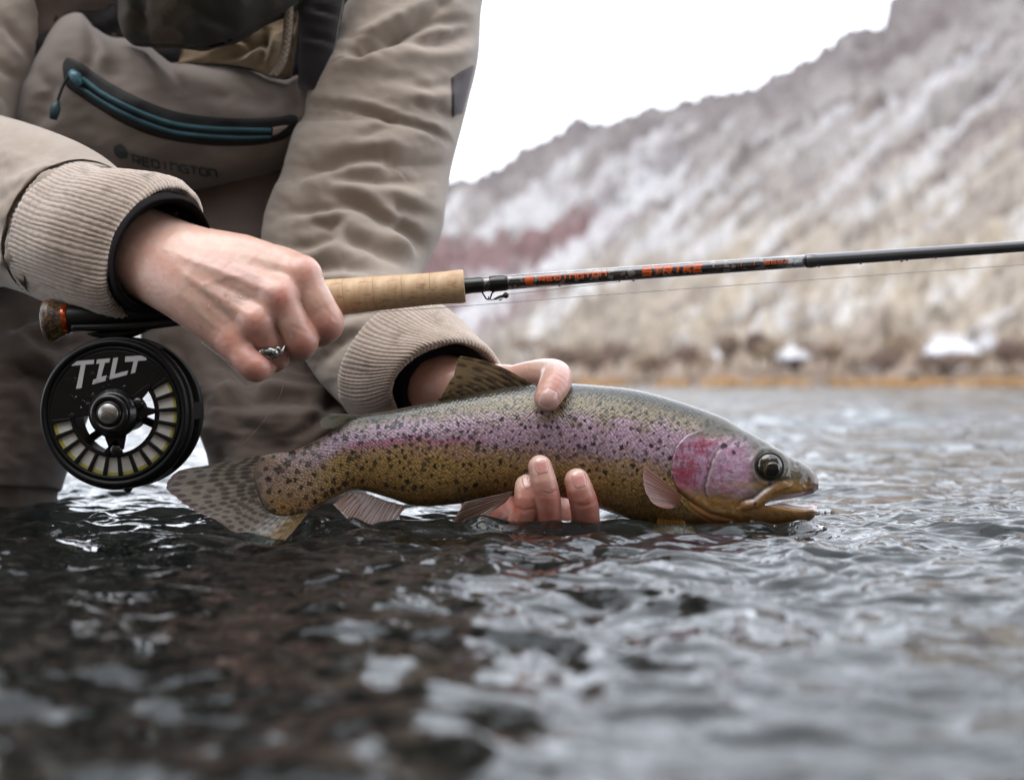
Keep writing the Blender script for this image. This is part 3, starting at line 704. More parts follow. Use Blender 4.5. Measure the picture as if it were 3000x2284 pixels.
# ---------------- fins: sheets with raised rays, spots as pigment
def fin(name, root, tip, dr, dt, nray, col, spots=0, seed=0, bulge=0.0, twist=None, rayamp=0.00022, edge=None, spotcol=(58, 48, 42), nu=50, nv=110, thick=0.0005, mat=None, ragged=0.02, spread=None, sr=0.10, bow=0.0, lobe=None, curl=0.0):
    R_, T_ = arcspline(root, nv), arcspline(tip, nv)
    u = np.linspace(0, 1, nu)[:, None]; t = np.linspace(0, 1, nv)[None]
    rag = 1 - 0.6 * ragged * np.abs(np.sin(t * nray * math.pi)) - 1.6 * ragged * np.abs(noise(t * nray * 0.45, 0 * t, seed=seed)) - 0.6 * ragged * np.abs(noise(t * nray * 2.1, 0 * t, seed=seed + 1))
    uu = u * rag
    X = R_[:, 0] + (T_[:, 0] - R_[:, 0]) * uu; Y = R_[:, 1] + (T_[:, 1] - R_[:, 1]) * uu + bow * np.sin(u * math.pi) * (1 - t) ** 1.5
    dep = (dr + (dt - dr) * u ** 1.3) + bulge * np.sin(t * math.pi) * u
    if twist is not None: dep = dep + twist * (t - 0.5) * u
    dep = dep + 0 * X + fdx(X) - FD - curl * sstep(0.62, 1.0, t) * u ** 0.8
    tw = t + 0.020 * noise(t * 7 + 0 * u, u * 2.5 + 0 * t, seed=seed + 21)
    ray = np.abs(np.sin(tw * nray * math.pi)) ** 0.6
    split = np.abs(np.sin(tw * nray * 2 * math.pi)) ** 0.6
    rr = ray * (1 - sstep(0.4, 0.7, u)) + split * sstep(0.4, 0.7, u)
    h = rayamp * (rr - 0.5) * (1 - 0.5 * u)
    v = P(X, Y, dep); n = gnormals(v); n = np.where(n[..., 1:2] > 0, -n, n)
    front = v + n * (h + thick * (1 - 0.75 * u))[..., None]; back = v - n * (thick * (1 - 0.75 * u))[..., None]
    c0, c1 = lin(col[0]), lin(col[1])
    c = c0 + (c1 - c0) * (u[..., None] + 0 * t[..., None]); c = c * (0.84 + 0.24 * rr + 0.12 * noise(t * 20 + 0 * u, u * 4 + 0 * t, seed=seed + 3))[..., None]
    if edge is not None: c = c * (1 - sstep(0.9, 1, u)[..., None]) + lin(edge) * sstep(0.9, 1, u)[..., None]
    if lobe is not None:
        k_ = sstep(0.70, 0.84, t + 0 * u)[..., None]; c = c * (1 - k_) + k_ * c / np.maximum(c.mean(-1, keepdims=True), 1e-6) * 0 + k_ * (lin(lobe) * (0.84 + 0.24 * rr)[..., None])
    if spots:
        rng = np.random.default_rng(seed); dk = np.zeros(X.shape); pts = []
        L = np.hypot(T_[nv // 2, 0] - R_[nv // 2, 0], T_[nv // 2, 1] - R_[nv // 2, 1]); W = np.hypot(*(T_[-1, :2] - T_[0, :2]))
        tries = 0
        while len(pts) < spots and tries < 6000:
            tries += 1
            a, b = rng.uniform(0.03, 0.93), (rng.integers(0, nray) + 0.5) / nray
            if any(((a - p[0]) * L) ** 2 * 0.28 + ((b - p[1]) * W) ** 2 < (sr * 190) ** 2 for p in pts): continue
            pts.append((a, b))
            ex = (u - a) * L / (sr * 150); ey = (t - b) * W / (sr * 62) * (0.45 + 0.55 * u) if spread is None else (t - b) * W / spread
            dk = np.maximum(dk, sstep(1.2, 0.7, np.hypot(ex, ey) + 0.25 * noise(u * 30 + 0 * t, t * 40 + 0 * u, seed=seed + 8)))
        c = c * (1 - 0.74 * dk[..., None]) + lin(spotcol) * 0.74 * dk[..., None]
    V = np.concatenate([front.reshape(-1, 3), back.reshape(-1, 3)]); g = gridfaces(nu, nv); n0 = nu * nv
    fl = [g, g[:, ::-1] + n0]
    bi = np.concatenate([np.arange(nv), np.arange(1, nu) * nv + nv - 1, (nu - 1) * nv + np.arange(nv - 2, -1, -1), np.arange(nu - 2, 0, -1) * nv])
    b2 = np.roll(bi, -1); fl.append(np.stack([bi, b2, b2 + n0, bi + n0], 1)[:, ::-1])
    return mesh(name, V, np.concatenate(fl), mat or FINM, troot, col=np.clip(np.concatenate([c.reshape(-1, 3)] * 2), 0, 1))
FINM = M('trout_fin', rough=0.32, spec=0.35, vcol=True, coat=0.6, coat_rough=0.10, alpha=0.86)
D0 = FD
fin('dorsal_fin', [(1564, 1128), (1480, 1138), (1400, 1150), (1330, 1163), (1284, 1171)], [(1348, 1042), (1336, 1052), (1333, 1075), (1328, 1095), (1316, 1118), (1302, 1142), (1288, 1166)], D0 - 0.001, D0 - 0.004, 12,
    [((110, 92, 60)), ((176, 150, 110))], spots=46, seed=31, bulge=0.0, rayamp=0.0004, spotcol=(48, 36, 26), sr=0.075, bow=-16)
fin('adipose_fin', [(1078, 1219), (1060, 1226), (1042, 1236), (1020, 1252)], [(1000, 1213), (956, 1215), (936, 1232), (940, 1254)], D0, D0 - 0.001, 1, [((80, 74, 54)), ((122, 112, 84))], spots=10, seed=5, rayamp=0.0, thick=0.0014, spotcol=(40, 36, 28), nu=60, nv=90, sr=0.07, spread=12)
fin('caudal_fin', [(765, 1332), (748, 1365), (744, 1400), (756, 1450), (778, 1490), (805, 1508), (850, 1512), (905, 1494)], [(664, 1350), (590, 1366), (512, 1384), (484, 1428), (520, 1462), (565, 1495), (632, 1524), (690, 1566), (728, 1602), (768, 1618), (808, 1606), (858, 1556)][1:], D0 - 0.001, D0 - 0.004, 26,
    [((140, 130, 114)), ((150, 138, 130))], spots=190, seed=12, rayamp=0.00022, bulge=-0.003, lobe=(150, 124, 84), curl=0.016, edge=(120, 102, 100), spotcol=(60, 54, 52), nu=80, nv=170, sr=0.066)
fin('anal_fin', [(1192, 1482), (1130, 1466), (1070, 1446), (1018, 1444)], [(1128, 1560), (1093, 1574), (1060, 1562), (1030, 1538), (1002, 1506), (975, 1478)], D0 - 0.006, D0 - 0.016, 11,
    [((112, 78, 60)), ((136, 106, 96))], seed=19, rayamp=0.0004, bulge=-0.002, edge=(176, 160, 150), nu=70, nv=120)
fin('pelvic_fin', [(1502, 1438), (1492, 1455), (1478, 1470)], [(1360, 1470), (1335, 1510), (1325, 1548), (1345, 1556), (1400, 1530)], D0 - 0.012, D0 - 0.024, 9,
    [((120, 86, 64)), ((92, 70, 60))], seed=23, rayamp=0.0004, bulge=-0.003, edge=(140, 112, 92), nu=60, nv=100)
fin('pectoral_fin', [(1998, 1452), (1990, 1470), (1976, 1486)], [(1886, 1360), (1882, 1400), (1890, 1440), (1912, 1474), (1946, 1488), (1968, 1488)], D0 - 0.0190, D0 - 0.0250, 14,
    [((124, 78, 58)), ((136, 86, 76))], seed=27, rayamp=0.00016, bulge=-0.003, edge=(156, 104, 92), nu=60, nv=110)
fin('pectoral_fin', [(2000, 1512), (1965, 1510), (1930, 1508)], [(2036, 1606), (1992, 1616), (1945, 1608), (1908, 1588)], D0 - 0.008, D0 - 0.031, 9,
    [((146, 104, 50)), ((160, 116, 56))], seed=29, rayamp=0.0005, nu=50, nv=90)
# ------------------------------------------------------------------ implicit surfaces for the hands
def smin(a, b, k):
    if k <= 0: return np.minimum(a, b)
    h = np.clip(0.5 + 0.5 * (b - a) / k, 0, 1); return b + (a - b) * h - k * h * (1 - h)
class Field:
    def __init__(s, lo, hi, vox):
        s.lo = np.array(lo, float); s.vox = vox
        s.n = np.ceil((np.array(hi) - s.lo) / vox).astype(int) + 1
        s.ax = [s.lo[i] + np.arange(s.n[i]) * vox for i in range(3)]
    def new(s): return np.full(s.n, 0.05, np.float32)
    def chain(s, pts, k=0.0, out=None, flat=None):
        """pts rows: world x,y,z,r ; round cones along a smooth path, exact union inside one chain"""
        D = s.new() if out is None else out
        for a, b in zip(pts[:-1], pts[1:]):
            r = max(a[3], b[3]) + 0.012
            lo = np.minimum(a[:3], b[:3]) - r; hi = np.maximum(a[:3], b[:3]) + r
            i0 = np.clip(np.floor((lo - s.lo) / s.vox).astype(int), 0, s.n); i1 = np.clip(np.ceil((hi - s.lo) / s.vox).astype(int) + 1, 0, s.n)
            if np.any(i1 <= i0): continue
            X, Y, Z = [s.ax[j][i0[j]:i1[j]] for j in range(3)]
            X, Y, Z = X[:, None, None] - a[0], Y[None, :, None] - a[1], Z[None, None, :] - a[2]
            e = b[:3] - a[:3]; L2 = max(e @ e, 1e-12)
            t = np.clip((X * e[0] + Y * e[1] + Z * e[2]) / L2, 0, 1)
            d = np.sqrt((X - t * e[0]) ** 2 + (Y - t * e[1]) ** 2 + (Z - t * e[2]) ** 2) - (a[3] + t * (b[3] - a[3]))
            sl = tuple(slice(i0[j], i1[j]) for j in range(3))
            D[sl] = smin(D[sl], d.astype(np.float32), k)
        return D
    def mesh(s, D):
        return surface_nets(D, s.lo, s.vox)
def surface_nets(D, lo, vox):
    sg = D < 0
    nx, ny, nz = [k - 1 for k in D.shape]
    cs = np.zeros((nx, ny, nz), np.int8)
    for i in (0, 1):
        for j in (0, 1):
            for k in (0, 1): cs += sg[i:i + nx, j:j + ny, k:k + nz]
    act = (cs > 0) & (cs < 8); c = np.argwhere(act); idx = np.full((nx, ny, nz), -1, np.int32); idx[act] = np.arange(len(c))
    acc = np.zeros((len(c), 3)); cnt = np.zeros(len(c))
    cor = [(i, j, k) for i in (0, 1) for j in (0, 1) for k in (0, 1)]
    for a in cor:
        for ax in range(3):
            if a[ax]: continue
            b = list(a); b[ax] = 1
            va = D[c[:, 0] + a[0], c[:, 1] + a[1], c[:, 2] + a[2]].astype(float); vb = D[c[:, 0] + b[0], c[:, 1] + b[1], c[:, 2] + b[2]].astype(float)
            x = (va < 0) != (vb < 0); t = np.where(x, va / np.where(x, va - vb, 1), 0)
            p = np.tile(np.array(a, float), (len(c), 1)); p[:, ax] += t
            acc += p * x[:, None]; cnt += x
    v = lo + (c + acc / cnt[:, None]) * vox
    F_ = []
    for ax in range(3):
        o1, o2 = (ax + 1) % 3, (ax + 2) % 3
        sl0 = [slice(None)] * 3; sl1 = [slice(None)] * 3; sl0[ax] = slice(0, -1); sl1[ax] = slice(1, None)
        e = sg[tuple(sl0)] != sg[tuple(sl1)]
        q = np.argwhere(e); ok = (q[:, o1] > 0) & (q[:, o2] > 0) & (q[:, o1] < D.shape[o1] - 1) & (q[:, o2] < D.shape[o2] - 1); q = q[ok]
        def id_(d1, d2):
            r = q.copy(); r[:, o1] -= d1; r[:, o2] -= d2; return idx[r[:, 0], r[:, 1], r[:, 2]]
        f = np.stack([id_(1, 1), id_(0, 1), id_(0, 0), id_(1, 0)], 1)
        flip = ~sg[q[:, 0], q[:, 1], q[:, 2]]; f[flip] = f[flip][:, ::-1]
        F_.append(f)
    return v, np.concatenate(F_)
def W(rows, n=None):
    """photo-space rows (px, py, depth, radius px) -> smooth world-space chain"""
    r = np.array(rows, float)
    if n: r = arcspline3(r, n)
    p = P(r[:, 0], r[:, 1], r[:, 2]); return np.concatenate([p, (r[:, 3] * r[:, 2] / F)[:, None]], 1)
def arcspline3(r, n):
    w = P(r[:, 0], r[:, 1], r[:, 2]); s = np.concatenate([[0], np.cumsum(np.linalg.norm(np.diff(w, axis=0), axis=1))]); return spline(r, n, s)
def vnormals(v, f):
    n = np.zeros_like(v); a = np.cross(v[f[:, 2]] - v[f[:, 0]], v[f[:, 3]] - v[f[:, 1]])
    for k in range(4): np.add.at(n, f[:, k], a)
    return n / np.maximum(np.linalg.norm(n, axis=1, keepdims=True), 1e-12)

# ---------------- hand on the rod (its back towards the camera)
def rod_hand():
    lo = P(330, 1170, 0.80) - [0.035, 0.07, 0.0]; hi = P(1040, 560, 0.80) + [0.01, 0.055, 0.01]
    A = Field(lo, hi, 0.00080)
    palm = A.new()
    K = 0.010
    for ch in ([(330, 640, .812, 74), (455, 698, .795, 78), (580, 735, .782, 70), (720, 752, .777, 62), (880, 806, .771, 52)],      # index metacarpal
               [(330, 690, .806, 74), (440, 735, .790, 73), (590, 788, .771, 68), (720, 828, .766, 60), (815, 872, .762, 51)],
               [(330, 734, .803, 74), (430, 778, .787, 72), (580, 846, .767, 66), (680, 900, .763, 57), (748, 944, .760, 49)],
               [(340, 766, .806, 68), (430, 808, .790, 68), (555, 893, .770, 62), (630, 955, .765, 55), (684, 1002, .763, 47)],
               [(480, 700, .815, 70), (620, 745, .815, 72), (740, 770, .818, 66)],                                                   # thumb mound
               [(450, 830, .800, 60), (600, 900, .80, 62), (700, 930, .805, 55)]):                                                   # heel
        palm = smin(palm, A.chain(W(ch, 12)), K)
    fing = [
        [(880, 806, .771, 50), (918, 868, .768, 50), (948, 925, .769, 49), (957, 952, .772, 46), (940, 972, .786, 43), (912, 968, .806, 40), (892, 930, .820, 36)],    # index
        [(815, 872, .762, 49), (848, 925, .761, 47), (872, 978, .763, 46), (884, 1003, .767, 43), (870, 1020, .782, 40), (850, 1010, .800, 38), (830, 970, .815, 34)],
        [(748, 944, .760, 47), (776, 985, .762, 44), (800, 1022, .768, 43), (812, 1042, .778, 40), (800, 1052, .792, 38), (785, 1030, .806, 34), (775, 985, .815, 32)],
        [(684, 1002, .763, 45), (710, 1040, .758, 42), (736, 1070, .757, 40), (756, 1080, .762, 36), (776, 1072, .772, 33), (788, 1050, .783, 30), (790, 1020, .795, 28)]]
    out = None
    cr = [0.0045, 0.0045, 0.0045, 0.0045]
    fs = [A.chain(W(g, 26)) for g in fing]
    for g in fs:
        h = smin(palm, g, 0.0042); out = h if out is None else smin(out, h, 0.0005)
    # knuckle bones
    for (x, y, d, r) in ((886, 803, .7675, 47), (816, 868, .7590, 45), (748, 940, .7570, 43), (683, 996, .7605, 40)):
        p = W([(x, y, d, r), (x + 2, y + 2, d, r)]); out = smin(out, A.chain(p), 0.006)
    for (x, y, d, r) in ((956, 945, .769, 47), (884, 998, .764, 44), (752, 1076, .757, 38)):
        out = smin(out, A.chain(W([(x, y, d, r), (x + 2, y, d, r)])), 0.004)
    th = A.chain(W([(700, 770, .822, 60), (800, 765, .826, 50), (870, 782, .824, 42), (912, 800, .822, 32)], 16))
    out = smin(out, th, 0.004)
    v, f = A.mesh(out)
    n = vnormals(v, f); x, y = PX(v)
    # tendons, valleys between the knuckles, veins
    h = np.zeros(len(v)); facing = np.clip(-n[:, 1], 0, 1)
    for pl, w_, a_ in (([(560, 720), (720, 745), (850, 785)], 14, 0.5), ([(520, 745), (680, 808), (800, 860)], 13, 0.75), ([(520, 790), (640, 870), (735, 930)], 12, 0.6), ([(500, 830), (590, 920), (668, 985)], 12, 0.35),
                       ([(840, 820), (800, 800), (740, 780), (660, 765)], 12, -0.55), ([(775, 905), (735, 878), (680, 850), (610, 815)], 13, -0.75), ([(712, 965), (670, 930), (620, 890), (560, 845)], 13, -0.6),
                       ([(600, 835), (660, 812), (740, 806)], 9, 0.22), ([(590, 880), (650, 895), (700, 915)], 8, 0.15)):
        d, t, _ = polydist(x, y, pl); h += a_ * gauss(d, w_) * np.sin(np.clip(t, 0.02, 0.98) * math.pi) ** 0.5
    for pl, a_ in (([(948, 900), (985, 935)], -0.15), ([(860, 960), (905, 975)], -0.15), ([(742, 1048), (775, 1050)], -0.2)):
        d, t, _ = polydist(x, y, pl); h += a_ * gauss(d, 5)
    h *= 1.15
    for (kx, ky, ang) in ((893, 812, 0.9), (822, 878, 0.9), (753, 948, 0.9), (958, 948, 0.25), (886, 1003, 0.25)):
        ex, ey = (x - kx) * math.cos(ang) + (y - ky) * math.sin(ang), -(x - kx) * math.sin(ang) + (y - ky) * math.cos(ang)
        h += -0.13 * gauss(np.hypot(ex / 20, ey / 34), 1) * (0.5 + 0.5 * np.cos(ex / 2.6 + 0.9 * noise(ey / 9, ex / 30, seed=89)))
    h += 0.10 * fbm(x / 16, y / 16, seed=81, oct=3) + 0.045 * noise(x / 4, y / 4, seed=82)
    v = v + n * (h * facing * 0.001)[:, None]
    base = lin((232, 184, 164)); red = lin((222, 118, 98)); pale = lin((234, 203, 184)); pur = lin((198, 150, 142))
    c = np.repeat(base[None], len(v), 0)
    def mixc(c, col, k): k = np.clip(k, 0, 1)[:, None]; return c * (1 - k) + col * k
    nz = fbm(x / 40, y / 40, seed=83, oct=4)
    c = mixc(c, pale, sstep(-0.2, 0.5, nz) * 0.5)
    for (kx, ky, s_, a_) in ((893, 800, 45, .5), (826, 880, 42, .75), (755, 945, 40, .6), (680, 1000, 40, .55), (960, 955, 55, .55), (888, 1010, 48, .6), (745, 1085, 45, .5), (800, 1040, 50, .5), (470, 780, 60, .25)):
        c = mixc(c, red, gauss(np.hypot(x - kx, y - ky), s_) * a_ * (0.8 + 0.5 * nz))
    for pl in ([(640, 820), (700, 800), (760, 815)], [(760, 850), (800, 880), (835, 930)], [(660, 905), (720, 950), (740, 1000)], [(560, 760), (700, 790), (790, 850)]):
        d, t, _ = polydist(x, y, pl); c = mixc(c, pur, gauss(d, 16) * 0.35)
    c = mixc(c, lin((206, 140, 122)), sstep(920, 1060, y) * 0.45)
    c *= (1 + 0.05 * noise(x / 5, y / 5, seed=84))[:, None]
    return v, f, c
# ---------------- hand under the fish
def fish_hand():
    lo = P(1130, 1620, 0.90) - [0.0, 0.11, 0.0]; lo[1] = 0.785; hi = P(1800, 1010, 0.90); hi[1] = 0.945
    A = Field(lo, hi, 0.00080)
    palm = A.new()
    for ch in ([(1180, 1150, .935, 85), (1290, 1150, .912, 84), (1400, 1170, .895, 78), (1500, 1240, .885, 66)],
               [(1180, 1180, .935, 80), (1300, 1230, .910, 80), (1420, 1330, .892, 70), (1530, 1420, .885, 55)],
               [(1200, 1200, .935, 75), (1320, 1300, .905, 70), (1420, 1420, .890, 60)],
               [(1180, 1100, .930, 84), (1262, 1112, .905, 76), (1330, 1126, .890, 60)],
               [(1320, 1120, .900, 70), (1420, 1130, .890, 66), (1480, 1118, .878, 48)]):
        palm = smin(palm, A.chain(W(ch, 12)), 0.010)
    fs = [
        [(1510, 1300, .888, 50), (1620, 1440, .882, 44), (1690, 1530, .862, 42), (1714, 1560, .838, 42), (1716, 1530, .818, 42), (1711, 1478, .808, 42), (1698, 1432, .8035, 39), (1690, 1408, .804, 37)],
        [(1480, 1380, .885, 48), (1540, 1480, .875, 44), (1588, 1550, .855, 42), (1604, 1568, .832, 41), (1607, 1530, .812, 41), (1604, 1470, .803, 40), (1593, 1410, .799, 38), (1582, 1367, .800, 35)],
        [(1430, 1420, .885, 46), (1470, 1500, .868, 42), (1490, 1555, .848, 41), (1505, 1565, .828, 40), (1528, 1530, .812, 40), (1543, 1480, .805, 38), (1543, 1445, .804, 37), (1542, 1424, .806, 34)],
        [(1380, 1430, .890, 42), (1400, 1510, .875, 38), (1420, 1560, .86, 36)]]
    out = None
    for g in fs:
        h = smin(palm, A.chain(W(g, 34)), 0.006); out = h if out is None else smin(out, h, 0.0006)
    th = A.chain(W([(1430, 1140, .888, 52), (1500, 1112, .874, 41), (1560, 1096, .858, 40), (1606, 1096, .842, 46), (1628, 1104, .830, 49), (1625, 1125, .818, 47), (1612, 1150, .811, 43), (1603, 1167, .8085, 39)], 34))
    out = smin(out, th, 0.003)
    v, f = A.mesh(out)
    n = vnormals(v, f); x, y = PX(v); facing = np.clip(-n[:, 1], 0, 1); h = np.zeros(len(v))
    # creases over the joints, nail beds
    for pl, a_, w_ in (([(1588, 1440), (1608, 1446), (1636, 1436)], -0.45, 3.5), ([(1585, 1450), (1612, 1455), (1638, 1447)], -0.25, 3), ([(1590, 1430), (1615, 1435)], -0.2, 3), ([(1510, 1487), (1535, 1494), (1566, 1488)], -0.4, 3.5), ([(1512, 1497), (1540, 1500)], -0.2, 3),
                       ([(1675, 1476), (1710, 1482), (1748, 1470)], -0.3, 4), ([(1632, 1098), (1655, 1112)], -0.22, 3), ([(1640, 1090), (1662, 1104)], -0.18, 3), ([(1545, 1070), (1552, 1100)], -0.3, 4), ([(1530, 1072), (1538, 1100)], -0.25, 4)):
        d, t, _ = polydist(x, y, pl); h += a_ * gauss(d, w_)
    h += 0.07 * fbm(x / 12, y / 12, seed=85, oct=3) + 0.04 * noise(x / 4, y / 4, seed=86)
    v = v + n * (h * facing * 0.001)[:, None]
    base = lin((228, 176, 158)); red = lin((218, 118, 100)); pale = lin((238, 208, 186))
    c = np.repeat(base[None], len(v), 0); nz = fbm(x / 30, y / 30, seed=87, oct=4)
    def mixc(c, col, k): k = np.clip(k, 0, 1)[:, None]; return c * (1 - k) + col * k
    low = sstep(1380, 1470, y)
    c = mixc(c, red, low * 0.62 * (0.9 + 0.5 * nz)); c = mixc(c, red, gauss(np.hypot(x - 1640, y - 1120), 45) * 0.45); c = mixc(c, red, gauss(np.hypot(x - 1606, y - 1205), 18) * 0.8)
    for (tx_, ty_) in ((1578, 1338), (1688, 1376), (1520, 1405)): c = mixc(c, pale, gauss(np.hypot(x - tx_, y - ty_), 24) * 0.8)
    c = mixc(c, pale, gauss(np.hypot(x - 1600, y - 1060), 50) * 0.5)
    c *= (1 + 0.05 * noise(x / 5, y / 5, seed=88))[:, None]
    return v, f, c
def bead_mat(name):
    m = M(name, (255, 255, 255), 0.0, trans=1.0, ior=1.33); m.node_tree.nodes['Principled BSDF'].inputs['Base Color'].default_value = (1, 1, 1, 1); return m
person = empty('person', (P(500, 1500, 1.0) * [1, 1, 0]).tolist())
tag(person, 'angler in tan jacket and grey waders bending over the river, holding rod and fish', 'person')
skin = M('skin', rough=0.42, spec=0.35, vcol=True, sss=0.18, sss_s=0.0035, sss_r=(1.0, 0.35, 0.2), coat=0.5, coat_rough=0.16, bump=[(1400, 0.16, 0.0003), (420, 0.16, 0.0006)])
h1v, h1f, h1c = rod_hand(); h2v, h2f, h2c = fish_hand()
# forearms, upper arms and trunk of the same body run on inside the sleeves
arms = [np.array(a, float) for a in ([(400, 715, .80, 150), (200, 640, .87, 190), (-150, 560, .97, 230), (-250, 200, 1.03, 270), (100, -300, 1.10, 330)], [(1240, 1160, .925, 165), (1130, 960, .955, 210), (1020, 740, 1.0, 250), (1120, 300, 1.07, 300), (900, -300, 1.12, 340)], [(480, -350, 1.15, 620), (450, 100, 1.16, 560), (430, 560, 1.17, 560)])]
bv, bf, bc = [h1v, h2v], [h1f, h2f + len(h1v)], [h1c, h2c]; n0 = len(h1v) + len(h2v)
for a in arms:
    r = arcspline3(np.column_stack([a[:, :3], a[:, 3] * 0.42]), 24); w_ = P(r[:, 0], r[:, 1], r[:, 2])
    tv, tf = sweep(w_, r[:, 3] * r[:, 2] / F, 24, cap=False)
    bv.append(tv); bf.append(tf + n0); bc.append(np.repeat(lin((222, 180, 160))[None], len(tv), 0)); n0 += len(tv)
BODY = mesh('body', np.concatenate(bv), np.concatenate(bf), skin, person, col=np.concatenate(bc))
HB1 = BVHTree.FromPolygons(h1v.tolist(), h1f.tolist()); HB2 = BVHTree.FromPolygons(h2v.tolist(), h2f.tolist())
nail_m = M('fingernail', rough=0.22, spec=0.5, vcol=True, coat=0.5, coat_rough=0.1, sss=0.1, sss_s=0.002)
def nail(cx_, cy_, ang, hl, hw, tipcol=(236, 214, 200), col=(226, 160, 148)):
    nu, nv = 22, 18; u = np.linspace(-1, 1, nu)[:, None]; t = np.linspace(-1, 1, nv)[None]
    wv = hw * np.where(u > 0, 1.0, np.sqrt(np.clip(1 - (np.abs(u) * 0.93) ** 2.6, 0, 1))) * np.where(u > 0, np.sqrt(np.clip(1 - 0.45 * np.clip(u, 0, 1) ** 4, 0, 1)), 1)
    lx, ly = u * hl + 0 * t - 0.14 * hl * (t ** 2) * (u > 0) * u, t * wv
    X = cx_ + lx * math.cos(ang) - ly * math.sin(ang); Y = cy_ + lx * math.sin(ang) + ly * math.cos(ang)
    V = np.zeros((nu, nv, 3)); ok = np.zeros((nu, nv), bool)
    for i in range(nu):
        for j in range(nv):
            h = hit(HB2, X[i, j], Y[i, j])
            if h is not None: V[i, j] = h[0] + h[1] * (0.00045 - 0.0006 * max(abs(t[0, j]) ** 6, (1 if u[i, 0] < 0 else 0) * abs(u[i, 0]) ** 6)); ok[i, j] = True
    if not ok.all():
        g = np.argwhere(ok)
        for i, j in np.argwhere(~ok):
            k = g[np.argmin(((g - [i, j]) ** 2).sum(1))]; V[i, j] = V[k[0], k[1]]
    c = np.repeat(lin(col)[None, None], nu, 0).repeat(nv, 1); k = sstep(0.72, 0.86, u + 0.12 * t ** 2)[..., None]; c = c * (1 - k) + lin(tipcol) * k
    k = (sstep(-0.5, -0.95, u + 0 * t))[..., None]; c = c * (1 - 0.5 * k) + lin((238, 200, 190)) * 0.5 * k
    mesh('fingernail', V, gridfaces(nu, nv), nail_m, BODY, col=c)
R = math.radians
nail(1606, 1168, R(118), 30, 27, col=(232, 186, 174), tipcol=(240, 220, 208))      # thumb
nail(1587, 1366, R(-102), 23, 21)
nail(1697, 1405, R(-106), 25, 23)
nail(1544, 1411, R(-104), 21, 15, col=(226, 176, 164))
# beads of water on the back of the rod hand
mb = MB(); rngd = np.random.default_rng(3)
for (x, y) in [(660, 864), (690, 868), (705, 870), (585, 958), (632, 812), (600, 835), (852, 980), (780, 990), (612, 900), (570, 935), (640, 880), (668, 880), (575, 945), (720, 875), (860, 965)]:
    h = hit(HB1, x, y)
    if h is None: continue
    v, f = ball(h[0], 0.0011 * rngd.uniform(0.6, 1.2), 8, 12, (1, 0.6, 1.2)); mb.add(v, f)
o = mb.build('water_beads', bead_mat('water_bead'), BODY); o['kind'] = 'stuff'
# ------------------------------------------------------------------ lettering from strokes
GL = {  # polylines in a box 0..0.72 wide, 0..1 high; branch strokes start half a stroke off the stem
 'R': [[(0, 0), (0, 1), (.62, 1), (.62, .46), ('s', .46)], [(.30, 's2'), (.66, 0)]],
 'E': [[(.66, 1), (0, 1), (0, 0), (.66, 0)], [('s', .5), (.56, .5)]],
 'D': [[(0, 0), (0, 1), (.45, 1), (.66, .8), (.66, .2), (.45, 0), ('s', 0)]],
 'I': [[(.33, 0), (.33, 1)]],
 'N': [[(0, 0), (0, 1), (.5, 1), (.66, .84), (.66, 0)]],
 'G': [[(.66, 1), (.12, 1), (0, .85), (0, .15), (.12, 0), (.66, 0), (.66, .5), (.36, .5)]],
 'T': [[(-.04, 1), (.70, 1)], [(.33, 't'), (.33, 0)]],
 'O': [[(.33, 0), (.14, 0), (0, .15), (0, .85), (.14, 1), (.52, 1), (.66, .85), (.66, .15), (.52, 0), (.34, 0)]],
 'S': [[(.68, 1), (0, 1), (0, .5), (.66, .5), (.66, 0), (-.04, 0)]],
 'A': [[(0, 0), (0, 1), (.66, 1), (.66, 0)], [('s', .45), ('e', .45)]],
 'K': [[(0, 0), (0, 1)], [('s', .5), (.66, 1)], [('s', .42), (.68, 0)]],
 '8': [[(.33, .52), (0, .52), (0, 1), (.6, 1), (.6, .52), (.34, .52)], [(0, 'b'), (0, 0), (.6, 0), (.6, 'b')]],
 '6': [[(.6, 1), (0, 1), (0, 0), (.6, 0), (.6, .52), ('s', .52)]],
 '9': [[(0, 0), (.6, 0), (.6, 1), (0, 1), (0, .48), ('e', .48)]],
 '4': [[(.45, 0), (.45, 1), (0, .3), ('f', .3)]], '|': [[(.33, -.1), (.33, 1.1)]]}
def ribbon(pl, w):
    """mitred flat strip along a 2-D polyline"""
    p = np.array(pl, float); n = len(p); L, Rr = [], []
    for i in range(n):
        d0 = p[i] - p[i - 1] if i > 0 else p[1] - p[0]; d1 = p[i + 1] - p[i] if i < n - 1 else p[-1] - p[-2]
        d0 = d0 / max(np.linalg.norm(d0), 1e-9); d1 = d1 / max(np.linalg.norm(d1), 1e-9)
        n0, n1 = np.array([-d0[1], d0[0]]), np.array([-d1[1], d1[0]]); m = n0 + n1; m /= max(np.linalg.norm(m), 1e-9)
        k = w / 2 / max(m @ n1, 0.4); L.append(p[i] + m * k); Rr.append(p[i] - m * k)
    V, Fc = [], []
    for i in range(n - 1):
        seg = 5
        for k in range(seg):
            a, b = k / seg, (k + 1) / seg; b0 = len(V)
            V += [L[i] * (1 - a) + L[i + 1] * a, Rr[i] * (1 - a) + Rr[i + 1] * a, Rr[i] * (1 - b) + Rr[i + 1] * b, L[i] * (1 - b) + L[i + 1] * b]; Fc.append([b0, b0 + 1, b0 + 2, b0 + 3])
    return V, Fc
